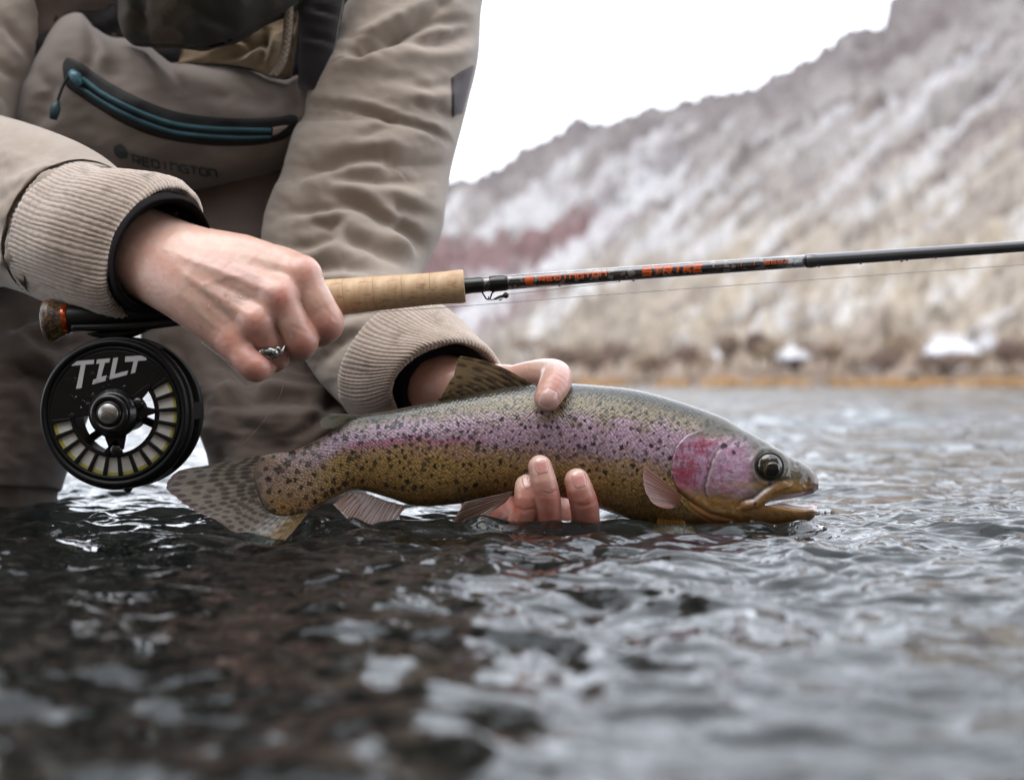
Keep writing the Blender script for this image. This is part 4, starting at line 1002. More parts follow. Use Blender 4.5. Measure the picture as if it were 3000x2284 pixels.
def strokes(text, x0, x1, h, w, slant=0.0):
    """flat text in a box x0..x1 wide and h high, y from 0; returns 2-D verts and faces"""
    n = len(text); adv = (x1 - x0) / n; sx = adv * 0.74 / 0.66
    V, Fc = [], []
    for i, ch in enumerate(text):
        if ch == ' ': continue
        sw = w / h; sxw = w / sx
        for pl in GL[ch]:
            q = []
            for (a, b) in pl:
                a = {'s': sxw / 2 + .01, 'e': .66 - sxw / 2 - .02, 'f': .45 - sxw / 2 - .01}.get(a, a); b = {'s2': .46 - sw / 2 - .02, 't': 1 - sw / 2 - .01, 'b': .52 - sw / 2 - .02}.get(b, b)
                q.append((a * sx, (sw / 2 + b * (1 - sw)) * h))
            v, f = ribbon(q, w)
            b0 = len(V)
            V += [(x0 + i * adv + adv * 0.08 + p[0] + slant * p[1], p[1]) for p in v]; Fc += [[k + b0 for k in g] for g in f]
    return np.array(V), Fc

# ------------------------------------------------------------------ fly rod
RA = np.array([(100, 942), (170, 936), (990, 869.5), (1355, 838.5), (1700, 811), (2400, 762), (3000, 721), (3700, 674)], float)
def rod_y(x): return spline(RA[:, 1:2], np.atleast_1d(np.asarray(x, float)), RA[:, 0])[:, 0]
RD = 0.800
def rod_pt(x): return P(x, rod_y(x), RD)
def rodpart(prof, n=36, k=6):
    pr = np.array(prof, float); xs = np.concatenate([np.linspace(pr[i, 0], pr[i + 1, 0], k, endpoint=False) for i in range(len(pr) - 1)] + [[pr[-1, 0]]])
    r = np.interp(xs, pr[:, 0], pr[:, 1]) * RD / F
    return sweep(rod_pt(xs), r, n)
rodroot = empty('fishing_rod', rod_pt(np.array([170.0]))[0].tolist())
tag(rodroot, 'dark fly rod with cork grip and orange lettering held level in the hand', 'fishing rod')
def cork_mat():
    m = bpy.data.materials.new('cork'); m.use_nodes = True; t = m.node_tree; b = t.nodes['Principled BSDF']; L = t.links.new
    tc = t.nodes.new('ShaderNodeTexCoord')
    def no(sc, det, scale=(1, 1, 1)):
        mp = t.nodes.new('ShaderNodeMapping'); mp.inputs['Scale'].default_value = scale; x = t.nodes.new('ShaderNodeTexNoise'); x.inputs['Scale'].default_value = sc; x.inputs['Detail'].default_value = det
        L(tc.outputs['Object'], mp.inputs[0]); L(mp.outputs[0], x.inputs[0]); return x.outputs['Fac']
    def ramp(src, a, b_, c0, c1):
        r = t.nodes.new('ShaderNodeValToRGB'); r.color_ramp.elements[0].position = a; r.color_ramp.elements[1].position = b_
        r.color_ramp.elements[0].color = (*lin(c0), 1); r.color_ramp.elements[1].color = (*lin(c1), 1); L(src, r.inputs[0]); return r.outputs[0]
    base = ramp(no(130, 5, (2.2, 0.6, 0.6)), 0.35, 0.68, (230, 196, 154), (206, 166, 122))
    pit = ramp(no(330, 3, (0.45, 1.3, 1.3)), 0.58, 0.66, (0, 0, 0), (255, 255, 255))
    gr = ramp(no(60, 2, (1, 1, 1)), 0.40, 0.56, (0, 0, 0), (255, 255, 255))
    mul = t.nodes.new('ShaderNodeMath'); mul.operation = 'MULTIPLY'; L(pit, mul.inputs[0]); L(gr, mul.inputs[1])
    mx = t.nodes.new('ShaderNodeMix'); mx.data_type = 'RGBA'; L(mul.outputs[0], mx.inputs[0]); L(base, mx.inputs[6]); mx.inputs[7].default_value = (*lin((112, 66, 34)), 1)
    L(mx.outputs[2], b.inputs['Base Color']); b.inputs['Roughness'].default_value = 0.55
    bp = t.nodes.new('ShaderNodeBump'); bp.inputs['Strength'].default_value = 0.5; bp.inputs['Distance'].default_value = 0.0005; bp.invert = True; L(mul.outputs[0], bp.inputs['Height']); L(bp.outputs[0], b.inputs['Normal'])
    return m
corkm = cork_mat()
grip = empty('cork_grip', (0, 0, 0)); grip.parent = rodroot; grip.location = (0, 0, 0)
gprof = np.array([(600, 40), (700, 50), (850, 54), (990, 53), (1150, 49.5), (1250, 47), (1310, 47.5), (1338, 49), (1352, 49.5), (1361, 47)], float)
edges = [600, 690, 772, 850, 932, 1010, 1098, 1180, 1262, 1361]
for a, b in zip(edges[:-1], edges[1:]):
    xs = np.concatenate([[a + 0.4, a + 1.6], np.linspace(a + 8, b - 8, 8), [b - 1.6, b - 0.4]])
    r = np.interp(xs, gprof[:, 0], gprof[:, 1]) * RD / F; r[0] -= 0.00003; r[-1] -= 0.00003
    if b == 1361: xs = np.concatenate([xs, [1361.5]]); r = np.concatenate([r, [r[-1] - 0.0009]])
    o_ = rod_pt(np.array([(a + b) / 2.0]))[0]
    v, f = sweep(rod_pt(xs), r, 40)
    off = np.array(wloc(grip)); o = mesh('cork_ring', v, f, corkm, grip)
    # own origin, so that every ring shows its own grain
    d = Vector((o_ - off).tolist()); o.data.transform(__import__('mathutils').Matrix.Translation(-d)); o.location = d
blackg = M('black_gloss', (18, 16, 16), 0.3, spec=0.3, coat=0.5, coat_rough=0.05)
blackm = M('black_anodised', (16, 15, 15), 0.42, spec=0.3, var=(60, 0.15))
def camo_blank():
    m = bpy.data.materials.new('camo_blank'); m.use_nodes = True; t = m.node_tree; b = t.nodes['Principled BSDF']; L = t.links.new
    tc = t.nodes.new('ShaderNodeTexCoord'); vo = t.nodes.new('ShaderNodeTexVoronoi'); vo.feature = 'DISTANCE_TO_EDGE'; vo.inputs['Scale'].default_value = 260
    v2 = t.nodes.new('ShaderNodeTexVoronoi'); v2.inputs['Scale'].default_value = 260
    no = t.nodes.new('ShaderNodeTexNoise'); no.inputs['Scale'].default_value = 60
    for x in (vo, v2, no): L(tc.outputs['Object'], x.inputs['Vector'])
    r = t.nodes.new('ShaderNodeValToRGB'); e = r.color_ramp.elements; e[0].position = 0.0; e[0].color = (*lin((30, 24, 22)), 1); e[1].position = 1.0; e[1].color = (*lin((150, 138, 132)), 1)
    k = e.new(0.5); k.color = (*lin((66, 52, 46)), 1)
    sx = t.nodes.new('ShaderNodeSeparateColor'); L(v2.outputs['Color'], sx.inputs[0]); L(sx.outputs[0], r.inputs[0])
    mx = t.nodes.new('ShaderNodeMix'); mx.data_type = 'RGBA'; ed = t.nodes.new('ShaderNodeValToRGB'); ed.color_ramp.elements[0].position = 0.05; ed.color_ramp.elements[1].position = 0.12
    L(vo.outputs[0], ed.inputs[0]); L(ed.outputs[0], mx.inputs[0]); mx.inputs[6].default_value = (*lin((24, 20, 19)), 1); L(r.outputs[0], mx.inputs[7])
    L(mx.outputs[2], b.inputs['Base Color']); b.inputs['Roughness'].default_value = 0.22; b.inputs['Coat Weight'].default_value = 1.0; b.inputs['Coat Roughness'].default_value = 0.05; b.inputs['Coat IOR'].default_value = 1.6
    return m
v, f = rodpart([(1355, 22), (1480, 21.6), (2372, 18.2)]); mesh('blank', v, f, camo_blank(), rodroot)
v, f = rodpart([(2360, 18.6), (2366, 20.6), (2376, 21.2), (2388, 20.2), (2396, 18.6), (3000, 16.4), (3700, 14)]); mesh('blank', v, f, M('blank_grey', (58, 57, 60), 0.35, var=(40, 0.15), coat=0.8, coat_rough=0.2, coat_ior=1.6), rodroot)
v, f = rodpart([(1358, 25), (1364, 24.4), (1376, 23.4), (1384, 23), (1410, 23.2), (1418, 22.2)]); mesh('winding_check', v, f, blackg, rodroot)
v, f = rodpart([(1434, 21.8), (1440, 23.6), (1452, 24.2), (1480, 23.6), (1488, 21.8)]); mesh('thread_wrap', v, f, blackg, rodroot)
# reel seat, hoods, butt cap
v, f = rodpart([(196, 36), (204, 39), (216, 40), (300, 40), (640, 40)]); mesh('reel_seat', v, f, blackm, rodroot)
v, f = rodpart([(184, 45), (190, 46.5), (198, 45.5), (203, 43), (206, 40)]); mesh('orange_ring', v, f, M('orange_anodised', (190, 72, 12), 0.22, metal=0.6, coat=0.6), rodroot)
def cap_mat():
    m = M('burl_cork', (70, 50, 28), 0.55, coat=0.3, bump=(700, 0.3, 0.0004)); t = m.node_tree; b = t.nodes['Principled BSDF']
    tc = t.nodes.new('ShaderNodeTexCoord'); vo = t.nodes.new('ShaderNodeTexVoronoi'); vo.inputs['Scale'].default_value = 900; r = t.nodes.new('ShaderNodeValToRGB'); sx = t.nodes.new('ShaderNodeSeparateColor')
    e = r.color_ramp.elements; e[0].position = 0.35; e[0].color = (*lin((38, 24, 16)), 1); e[1].position = 1.0; e[1].color = (*lin((128, 92, 46)), 1)
    t.links.new(tc.outputs['Object'], vo.inputs['Vector']); t.links.new(vo.outputs['Color'], sx.inputs[0]); t.links.new(sx.outputs[0], r.inputs[0]); t.links.new(r.outputs[0], b.inputs['Base Color'])
    return m
v, f = rodpart([(133, 52), (137, 58), (146, 62.5), (158, 62), (172, 56), (186, 48), (192, 46)]); mesh('butt_cap', v, f, cap_mat(), rodroot)
# fold-down hood under the seat that carries the lettering
q = np.array([(214, 951, 968), (300, 948, 971), (420, 940, 967), (560, 926, 950)], float)
st = [(a, t_, RD - 0.0055, a, b_, RD - 0.0055, 0.0042) for a, t_, b_ in q]
v, n_, _, _ = tube(st, 24, 24, exp=0.6); vv, f = closed(v); hood = mesh('reel_hood', vv, f, blackm, rodroot)
HBVH = BVHTree.FromPolygons(vv.tolist(), [list(x) for x in f])
white_m = M('white_print', (206, 206, 206), 0.5); orange_m = M('orange_print', (232, 96, 30), 0.35, coat=0.6, coat_rough=0.08)
def lay(V2, fn, faces, name, mat, parent):
    o = mesh(name, np.array([fn(a, b) for a, b in V2]), faces, mat, parent, smooth=False)
    bm = bmesh.new(); bm.from_mesh(o.data); bmesh.ops.remove_doubles(bm, verts=bm.verts[:], dist=1e-6); bm.to_mesh(o.data); bm.free(); return o
def write(text, x0, x1, h, w, fn, mat, parent, slant=0.0):
    adv = (x1 - x0) / len(text)
    for i, ch in enumerate(text):
        if ch != ' ':
            V2, Fc = strokes(ch, x0 + i * adv, x0 + (i + 1) * adv, h, w, slant); lay(V2, fn, Fc, 'letter', mat, parent)
def on_hood(a, b):
    y = 967 - (a - 284) * 0.070 - b
    h = hit(HBVH, a, y); return (h[0] + h[1] * 0.00012) if h else P(a, y, RD - 0.0098)
write('REDINGTON', 284, 366, 12.5, 2.6, on_hood, white_m, rodroot)
def on_rod(off):
    def fn(a, b):
        r = np.interp(a, [1355, 1480, 2372], [22, 21.6, 18.2]) * RD / F + 0.00012
        z = (b + off) * RD / F; an = math.asin(max(-0.98, min(0.98, z / r))); p = rod_pt(np.array([a]))[0]
        return p + np.array([0.085 * math.sin(an) * r * 0.0, -math.cos(an) * r, math.sin(an) * r])
    return fn
write('REDINGTON', 1578, 1778, 17, 4.6, on_rod(-7), orange_m, rodroot)
write('STRIKE', 1878, 2058, 27, 7.4, on_rod(-13), orange_m, rodroot, 0.16)
write('| | 8694', 2160, 2312, 12, 2.4, on_rod(-4), orange_m, rodroot)
# round orange emblem crossed by three wavy lines
V2, Fc = [], []
nr_, na = 10, 28
for k in range(7):
    y0, y1 = -14 + k * 4, -14 + k * 4 + (2.9 if k < 3 else 4.0)
    for j in range(na):
        a0, a1 = -14 + 28 * j / na, -14 + 28 * (j + 1) / na
        def cl(a, y): m_ = math.sqrt(max(0, 196 - a * a)); return max(-m_, min(m_, y + 1.2 * math.sin(a * 0.35)))
        qd = [(1550 + a0, cl(a0, y0)), (1550 + a1, cl(a1, y0)), (1550 + a1, cl(a1, y1)), (1550 + a0, cl(a0, y1))]
        if abs(qd[0][1] - qd[3][1]) + abs(qd[1][1] - qd[2][1]) < 0.05: continue
        b0 = len(V2); V2 += qd; Fc.append([b0, b0 + 1, b0 + 2, b0 + 3])
lay(np.array(V2), on_rod(0), Fc, 'emblem', orange_m, rodroot)
# hook keeper
wire = M('dark_wire', (48, 44, 42), 0.3, metal=0.8)
kp = arcspline([(1412, 855), (1420, 868), (1426, 876), (1434, 876), (1438, 868), (1442, 858), (1450, 852)], 30)
v, f = sweep(P(kp[:, 0], kp[:, 1], RD - 0.001), 0.00045, 8); mesh('hook_keeper', v, f, wire, rodroot)
# water drops hanging under the blank
mb = MB()
for x, r in ((1855, 5), (1815, 3), (2398, 4), (2520, 4), (2640, 6), (2655, 4), (2740, 3), (1640, 4)):
    p = rod_pt(np.array([float(x)]))[0]; rr = np.interp(x, [1480, 2372, 3000], [21.6, 18.2, 16.4]) * RD / F
    v, f = ball(p - [0, 0.001, rr], r * RD / F, 8, 12, (1, 1, 0.9)); mb.add(v, f)
o = mb.build('water_beads', bead_mat('water_bead_rod'), rodroot); o['kind'] = 'stuff'
# nymph parked on the keeper
fl = empty('artificial_fly', P(1466, 870, RD).tolist()); tag(fl, 'tiny beadhead fly with white tuft hooked on the rod keeper', 'fishing fly')
v, f = ball(P(1482, 865, RD - 0.001), 9 * RD / F, 12, 18); mesh('bead', v, f, M('bead_metal', (92, 88, 84), 0.15, metal=1.0), fl)
v, f = sweep(P(np.array([1476, 1464, 1452, 1446]), np.array([867, 871, 875, 877]), RD - 0.001), [5 * RD / F, 5.5 * RD / F, 3.5 * RD / F, 2 * RD / F], 10); mesh('fly_body', v, f, M('fly_dubbing', (66, 58, 50), 0.8, bump=(2500, 0.6, 0.0005)), fl)
v, f = sweep(P(np.array([1474, 1466, 1457]), np.array([873, 877, 876]), RD - 0.002), [1.5 * RD / F, 4 * RD / F, 1 * RD / F], 8); mesh('tuft', v, f, M('white_tuft', (232, 232, 230), 0.7), fl)
hk = arcspline([(1450, 876), (1440, 878), (1431, 874), (1432, 868)], 14); v, f = sweep(P(hk[:, 0], hk[:, 1], RD - 0.001), 0.0003, 6); mesh('hook', v, f, wire, fl)

# ------------------------------------------------------------------ lines
nylon = M('nylon_line', (206, 206, 198), 0.25, spec=0.6, coat=0.3)
def line(pts, label, r=0.00016):
    q = np.array(pts, float); q = arcspline3(np.column_stack([q, np.zeros(len(q))]), 60)
    v, f = sweep(P(q[:, 0], q[:, 1], q[:, 2]), r, 6); o = mesh('fishing_line', v, f, nylon); tag(o, label, 'fishing line'); return o
line([(1489, 862, RD - .001), (1600, 850, RD - .001), (1720, 836, RD - .001), (1818, 825, RD - .001)], 'short clear line running from the small fly to the rod underside', 0.00018)
line([(980, 925, RD - .004), (1040, 919, RD - .002), (1300, 901, RD), (1700, 869, RD), (2300, 825, RD), (3000, 775, RD), (3600, 733, RD)], 'thin pale line running below the rod from the cork grip', 0.00017)
line([(834, 1050, .772), (834, 1090, .775), (830, 1125, .778), (820, 1160, .78), (800, 1195, .785), (750, 1260, .79), (690, 1320, .80), (660, 1345, .81)], 'fine slack line dangling from the ring finger to the fish tail', 0.00009)
line([(590, 1002, .758), (640, 1040, .757), (690, 1085, .755), (716, 1112, .755)], 'fine line lying along the edge of the little finger', 0.00012)

# ------------------------------------------------------------------ fly reel
KC = P(334, 1210, 0.785); KR = 217 * 0.785 / F
reel = empty('fly_reel', (KC + [0, 0.015, -KR]).tolist()); tag(reel, 'round black fly reel with white line showing through its slots under the rod', 'fishing reel')
def sector(mb, r0, r1, a0, a1, y0, y1, n=None):
    """curved block about the reel axis; radii in units of the reel radius, angles in degrees from +X towards +Z"""
    n = n or max(3, int(abs(a1 - a0) / 4)); an = np.radians(np.linspace(a0, a1, n + 1)); V = []
    full = abs(abs(a1 - a0) - 360) < 1e-6
    if full: an = an[:-1]
    for a in an:
        c, s_ = math.cos(a), math.sin(a)
        for (r, y) in ((r0, y0), (r1, y0), (r1, y1), (r0, y1)): V.append(KC + [r * KR * c, y, r * KR * s_])
    m = len(an); Fc = []
    for i in range(m if full else m - 1):
        j = (i + 1) % m
        for k in range(4): Fc.append([i * 4 + k, i * 4 + (k + 1) % 4, j * 4 + (k + 1) % 4, j * 4 + k])
    if not full: Fc += [[3, 2, 1, 0], [(m - 1) * 4 + k for k in range(4)]]
    mb.add(np.array(V), [f_[::-1] for f_ in Fc])
def bevel(o, w=0.0004):
    m = o.modifiers.new('bevel', 'BEVEL'); m.width = w; m.segments = 2; m.limit_method = 'ANGLE'; m.angle_limit = math.radians(40)
    for p in o.data.polygons: p.use_smooth = False
    return o
reelm = M('reel_black', (12, 11, 11), 0.45, spec=0.25, var=(45, 0.12), bump=(1500, 0.05, 0.0002))
# spool face: rim, solid upper plate, thin inner ring
v, f = lathe_y(KC, np.array([(.845, .0026), (.845, .0004), (.862, -.0002), (.90, -.0004), (.905, .0004), (.915, .0004), (.92, -.0010), (.965, -.0016), (.99, -.0008), (1.0, .0012), (1.0, .0040), (.93, .0042), (.845, .0026)]) * [KR, 1], 120)
spool = mesh('spool', v, f[:, ::-1].copy(), reelm, reel)
mb = MB(); sector(mb, .30, .852, 35, 186, 0.0000, 0.0022); bevel(mb.build('face_plate', reelm, spool, smooth=False))
mb = MB(); sector(mb, .545, .60, -176, 37, 0.0002, 0.0024); bevel(mb.build('inner_ring', reelm, spool, smooth=False))
nb = 14
for k in range(nb + 1):
    a = -172 + (33 + 172) * k / nb
    mb = MB(); sector(mb, .59, .855, a - 2.1, a + 2.1, -0.0002, 0.0020, 2); bevel(mb.build('slot_bar', reelm, spool, smooth=False), 0.0005)
# arms from hub to inner ring
def bar(mb, r0, a0, r1, a1, w0, w1, y0, y1):
    p, q = [np.array([r * KR * math.cos(R(a)), 0, r * KR * math.sin(R(a))]) for r, a in ((r0, a0), (r1, a1))]; e = q - p; e /= np.linalg.norm(e); n = np.array([-e[2], 0, e[0]])
    V = [KC + x + n * s_ * w * KR + [0, y, 0] for y in (y0, y1) for x, w in ((p, w0), (q, w1)) for s_ in (1, -1)]
    mb.add(np.array(V), [[0, 1, 3, 2], [4, 6, 7, 5], [0, 2, 6, 4], [1, 5, 7, 3], [0, 4, 5, 1], [2, 3, 7, 6]])
for (r0, a0, r1, a1, w0, w1) in ((.2, -88, .50, -86, .17, .09), (.2, 3, .57, 3, .12, .028), (.2, 25, .62, 38, .08, .03), (.40, -80, .57, -103, .07, .03), (.40, -88, .57, -80, .06, .02)):
    mb = MB(); bar(mb, r0, a0, r1, a1, w0, w1, -0.0008, 0.0022); bevel(mb.build('arm', reelm, spool, smooth=False))
v, f = ball(KC + [.50 * KR * math.cos(R(-86)), -.0012, .50 * KR * math.sin(R(-86))], 0.0034, 10, 20, (1, .5, 1)); mesh('screw', v, f, blackg, spool)
v, f = ball(KC + [.36 * KR * math.cos(R(22)), -.0012, .36 * KR * math.sin(R(22))], 0.0034, 10, 20, (1, .6, 1)); mesh('screw', v, f, blackg, spool)
# hub knob, cap
hubp = np.array([(.42, .001), (.42, -.0015), (.40, -.003), (.36, -.0042), (.345, -.0050), (.325, -.0052), (.32, -.0090), (.305, -.0105), (.24, -.0108), (.225, -.0095), (.21, -.0095), (.20, -.0108), (.175, -.0112), (.17, -.010), (.0, -.010)])
v, f = lathe_y(KC, hubp * [KR * .80, 1], 90); mesh('hub', v, f[:, ::-1].copy(), blackg, spool)
v, f = lathe_y(KC, np.array([(.165, -.0095), (.165, -.0116), (.155, -.0121), (.0, -.0122)]) * [KR * .82, 1], 60); mesh('hub_cap', v, f[:, ::-1].copy(), M('brushed_steel', (176, 172, 166), 0.32, metal=0.9, var=(400, .2)), spool)
mb = MB()
for k in range(3):
    for j in range(10):
        a0, a1 = -.11 + .022 * j, -.11 + .022 * (j + 1)
        yy = lambda a: -.07 + .035 * k + .02 * math.sin(a * 28 + k)
        V = [KC + [a * KR * .82, -.01226, (yy(a) + s_) * KR * .82] for a, s_ in ((a0, 0), (a1, 0), (a1, .010), (a0, .010))]; mb.add(np.array(V), [[0, 1, 2, 3]])
mb.build('emblem', M('etched', (96, 92, 88), .5, metal=.6), spool, smooth=False)
# backing and fly line wound on the arbor: coils side by side
prof = [(.60, .0022)]
for k in range(16):
    a = .60 + .0135 * k; prof += [(a + .003, .0016), (a + .0095, .0016), (a + .0125, .0020)]
prof += [(.818, .02), (.60, .02)]
v, f = lathe_y(KC, np.array(prof) * [KR, 1], 120); mesh('backing_line', v, f[:, ::-1].copy(), M('backing', (252, 249, 243), .7, var=(220, .08)), reel)
prof = []
for k in range(3):
    a = .80 + .0165 * k; prof += [(a, .0024), (a + .004, .0014), (a + .0125, .0014), (a + .016, .0024)]
prof += [(.852, .02), (.82, .02)]
v, f = lathe_y(KC, np.array(prof) * [KR, 1], 120); mesh('fly_line', v, f[:, ::-1].copy(), M('fly_line', (214, 206, 92), .45), reel)
v, f = lathe_y(KC, np.array([(.545, .002), (.60, .002), (.60, .022), (.575, .022), (.575, .003), (.545, .002)]) * [KR, 1], 100); mesh('arbor', v, f[:, ::-1].copy(), reelm, reel)
# frame behind: outer ring with windows, back ring and cross bars
v, f = lathe_y(KC, np.array([(.985, .0045), (1.02, .0045), (1.045, .006), (1.045, .0085), (1.02, .009), (.985, .009), (.985, .0045)]) * [KR, 1], 120); frame = mesh('frame', v, f[:, ::-1].copy(), reelm, reel)
v, f = lathe_y(KC, np.array([(.90, .026), (1.02, .026), (1.05, .0275), (1.05, .031), (1.02, .032), (.90, .032), (.90, .026)]) * [KR, 1], 120); mesh('back_ring', v, f[:, ::-1].copy(), reelm, frame)
for a0, a1 in ((60, 125), (-5, 8), (-70, -50), (165, 215)):
    mb = MB(); sector(mb, .985, 1.04, a0, a1, .007, .028); bevel(mb.build('crossbar', reelm, frame, smooth=False))
for a in (95, 215, -25):
    mb = MB(); bar(mb, .15, a, .95, a, .05, .05, .0265, .0315); bevel(mb.build('back_spoke', reelm, frame, smooth=False))
v, f = lathe_y(KC, np.array([(.0, .002), (.26, .002), (.26, .032), (.0, .033)]) * [KR, 1], 50); mesh('drag_housing', v, f[:, ::-1].copy(), reelm, frame)
v, f = sweep([KC + [.16 * KR, .004, -1.0 * KR], KC + [.165 * KR, .004, -1.035 * KR], KC + [.17 * KR, .004, -1.075 * KR]], [.0032, .0026, .0012], 12); mesh('knob', v, f, blackg, frame)
# foot
st = [(262, 976, RD, 262, 982, RD, .004), (285, 972, RD, 285, 988, RD, .0055), (340, 968, RD, 340, 996, RD, .006), (392, 962, RD, 392, 985, RD, .0055), (440, 954, RD, 440, 966, RD, .004)]
v, n_, _, _ = tube(st, 24, 20, exp=.6); vv, f = closed(v); mesh('foot', vv, f, reelm, frame)
# lettering on the plate
TL = [[(357, 592), (530, 578), (527, 612), (462, 617), (430, 803), (387, 810), (425, 621), (353, 628)],
      [(553, 576), (657, 567), (650, 600), (616, 603), (586, 713), (630, 703), (620, 746), (515, 775), (523, 738), (549, 727), (575, 609), (546, 612)],
      [(683, 566), (721, 560), (694, 692), (801, 663), (790, 699), (650, 735)],
      [(777, 553), (951, 542), (943, 584), (878, 588), (857, 680), (821, 690), (843, 592), (775, 596)]]
for pl in TL:
    bm = bmesh.new(); vs = [bm.verts.new((P(80 + .369 * x, 840 + .369 * y, .7848) - np.array(wloc(spool))).tolist()) for x, y in pl]
    fc_ = bm.faces.new(vs); r_ = bmesh.ops.extrude_face_region(bm, geom=[fc_]); bmesh.ops.translate(bm, verts=[e for e in r_['geom'] if isinstance(e, bmesh.types.BMVert)], vec=(0, 0.0003, 0)); bmesh.ops.triangulate(bm, faces=bm.faces[:])
    me = bpy.data.meshes.new('letter'); bm.to_mesh(me); bm.free(); me.materials.append(M('silver_print', (208, 208, 210), .4)); o = bpy.data.objects.new('letter', me); COL.objects.link(o); o.parent = spool
mb = MB(); rngd = np.random.default_rng(5)
for k in range(26):
    a, r_ = rngd.uniform(30, 190), rngd.uniform(.38, .84); r_ = r_ if k > 10 else rngd.uniform(.35, .5)
    v, f = ball(KC + [r_ * KR * math.cos(R(a)), -.0002, r_ * KR * math.sin(R(a))], rngd.uniform(.0004, .0014), 7, 10, (1.2, .6, .8)); mb.add(v, f)
o = mb.build('water_beads', bead_mat('water_bead_reel'), spool); o['kind'] = 'stuff'

# ------------------------------------------------------------------ ring on the ring finger
rg = empty('finger_ring', P(786, 1028, .756).tolist()); tag(rg, 'silver ring with small dark stone on the ring finger gripping the rod', 'ring')
silver = M('silver', (206, 202, 198), .14, metal=1.0)
th = np.linspace(0, 2 * math.pi, 70)
cR = P(789, 1007, .7655); ax_ = P(812, 1042, .778) - P(776, 985, .762); ax_ /= np.linalg.norm(ax_)
e1 = np.cross(ax_, [0, 1, 0]); e1 /= np.linalg.norm(e1); e2 = np.cross(ax_, e1)
path = cR + .0096 * (np.cos(th)[:, None] * e1 + np.sin(th)[:, None] * e2)
v, f = sweep(path, .0010, 10, cap=False); mesh('band', v, f, silver, rg)
_h0 = hit(HB1, 786, 1030); sc_ = _h0[0] + _h0[1] * .0008; sc_[1] -= .0006
v, f = ball(sc_, .0040, 14, 24, (1.45, .7, .8)); mesh('bezel', v, f, silver, rg)
v, f = ball(sc_ + [0, -.0016, 0], .0028, 12, 20, (1.3, .7, .75)); mesh('stone', v, f, M('stone', (62, 66, 62), .05, coat=1.0), rg)
for k in (-1, 1):
    v, f = ball(sc_ - e1 * .0056 * k + [0, .0008, 0], .0017, 10, 14); mesh('bezel', v, f, silver, rg)
# ------------------------------------------------------------------ clothing
def fold_field(x, y, folds, amp=1.0):
    h = np.zeros(np.shape(x))
    for pl, a, w_, s_ in folds:
        d, t, sd = polydist(x, y, pl); e = np.sin(np.clip(t, 0.03, 0.97) * math.pi) ** 0.6
        h += e * a * (-gauss(d, w_) + 0.75 * gauss(d - 1.9 * w_, 1.3 * w_) * (sd * s_ > 0) + 0.2 * gauss(d - 2.2 * w_, 1.6 * w_) * (sd * s_ <= 0))
    return h * amp
def weave_mat(name, color, rough=0.85, scale=2600, st=0.25, var=0.08, sheen=0.25):
    return M(name, color, rough, spec=0.25, var=(28, var), bump=[(scale, st, 0.0003), (90, 0.12, 0.002)], sheen=sheen)
jm = weave_mat('jacket_shell', (183, 167, 152)); 
jacket = empty('jacket', (0, 0, 0)); jacket.parent = person
waders = empty('waders', (0, 0, 0)); waders.parent = person
def front_disp(v, n, h, mm=0.001):
    k = np.clip(-n[..., 1] * 1.6, 0, 1); return v + n * (h * k * mm)[..., None]
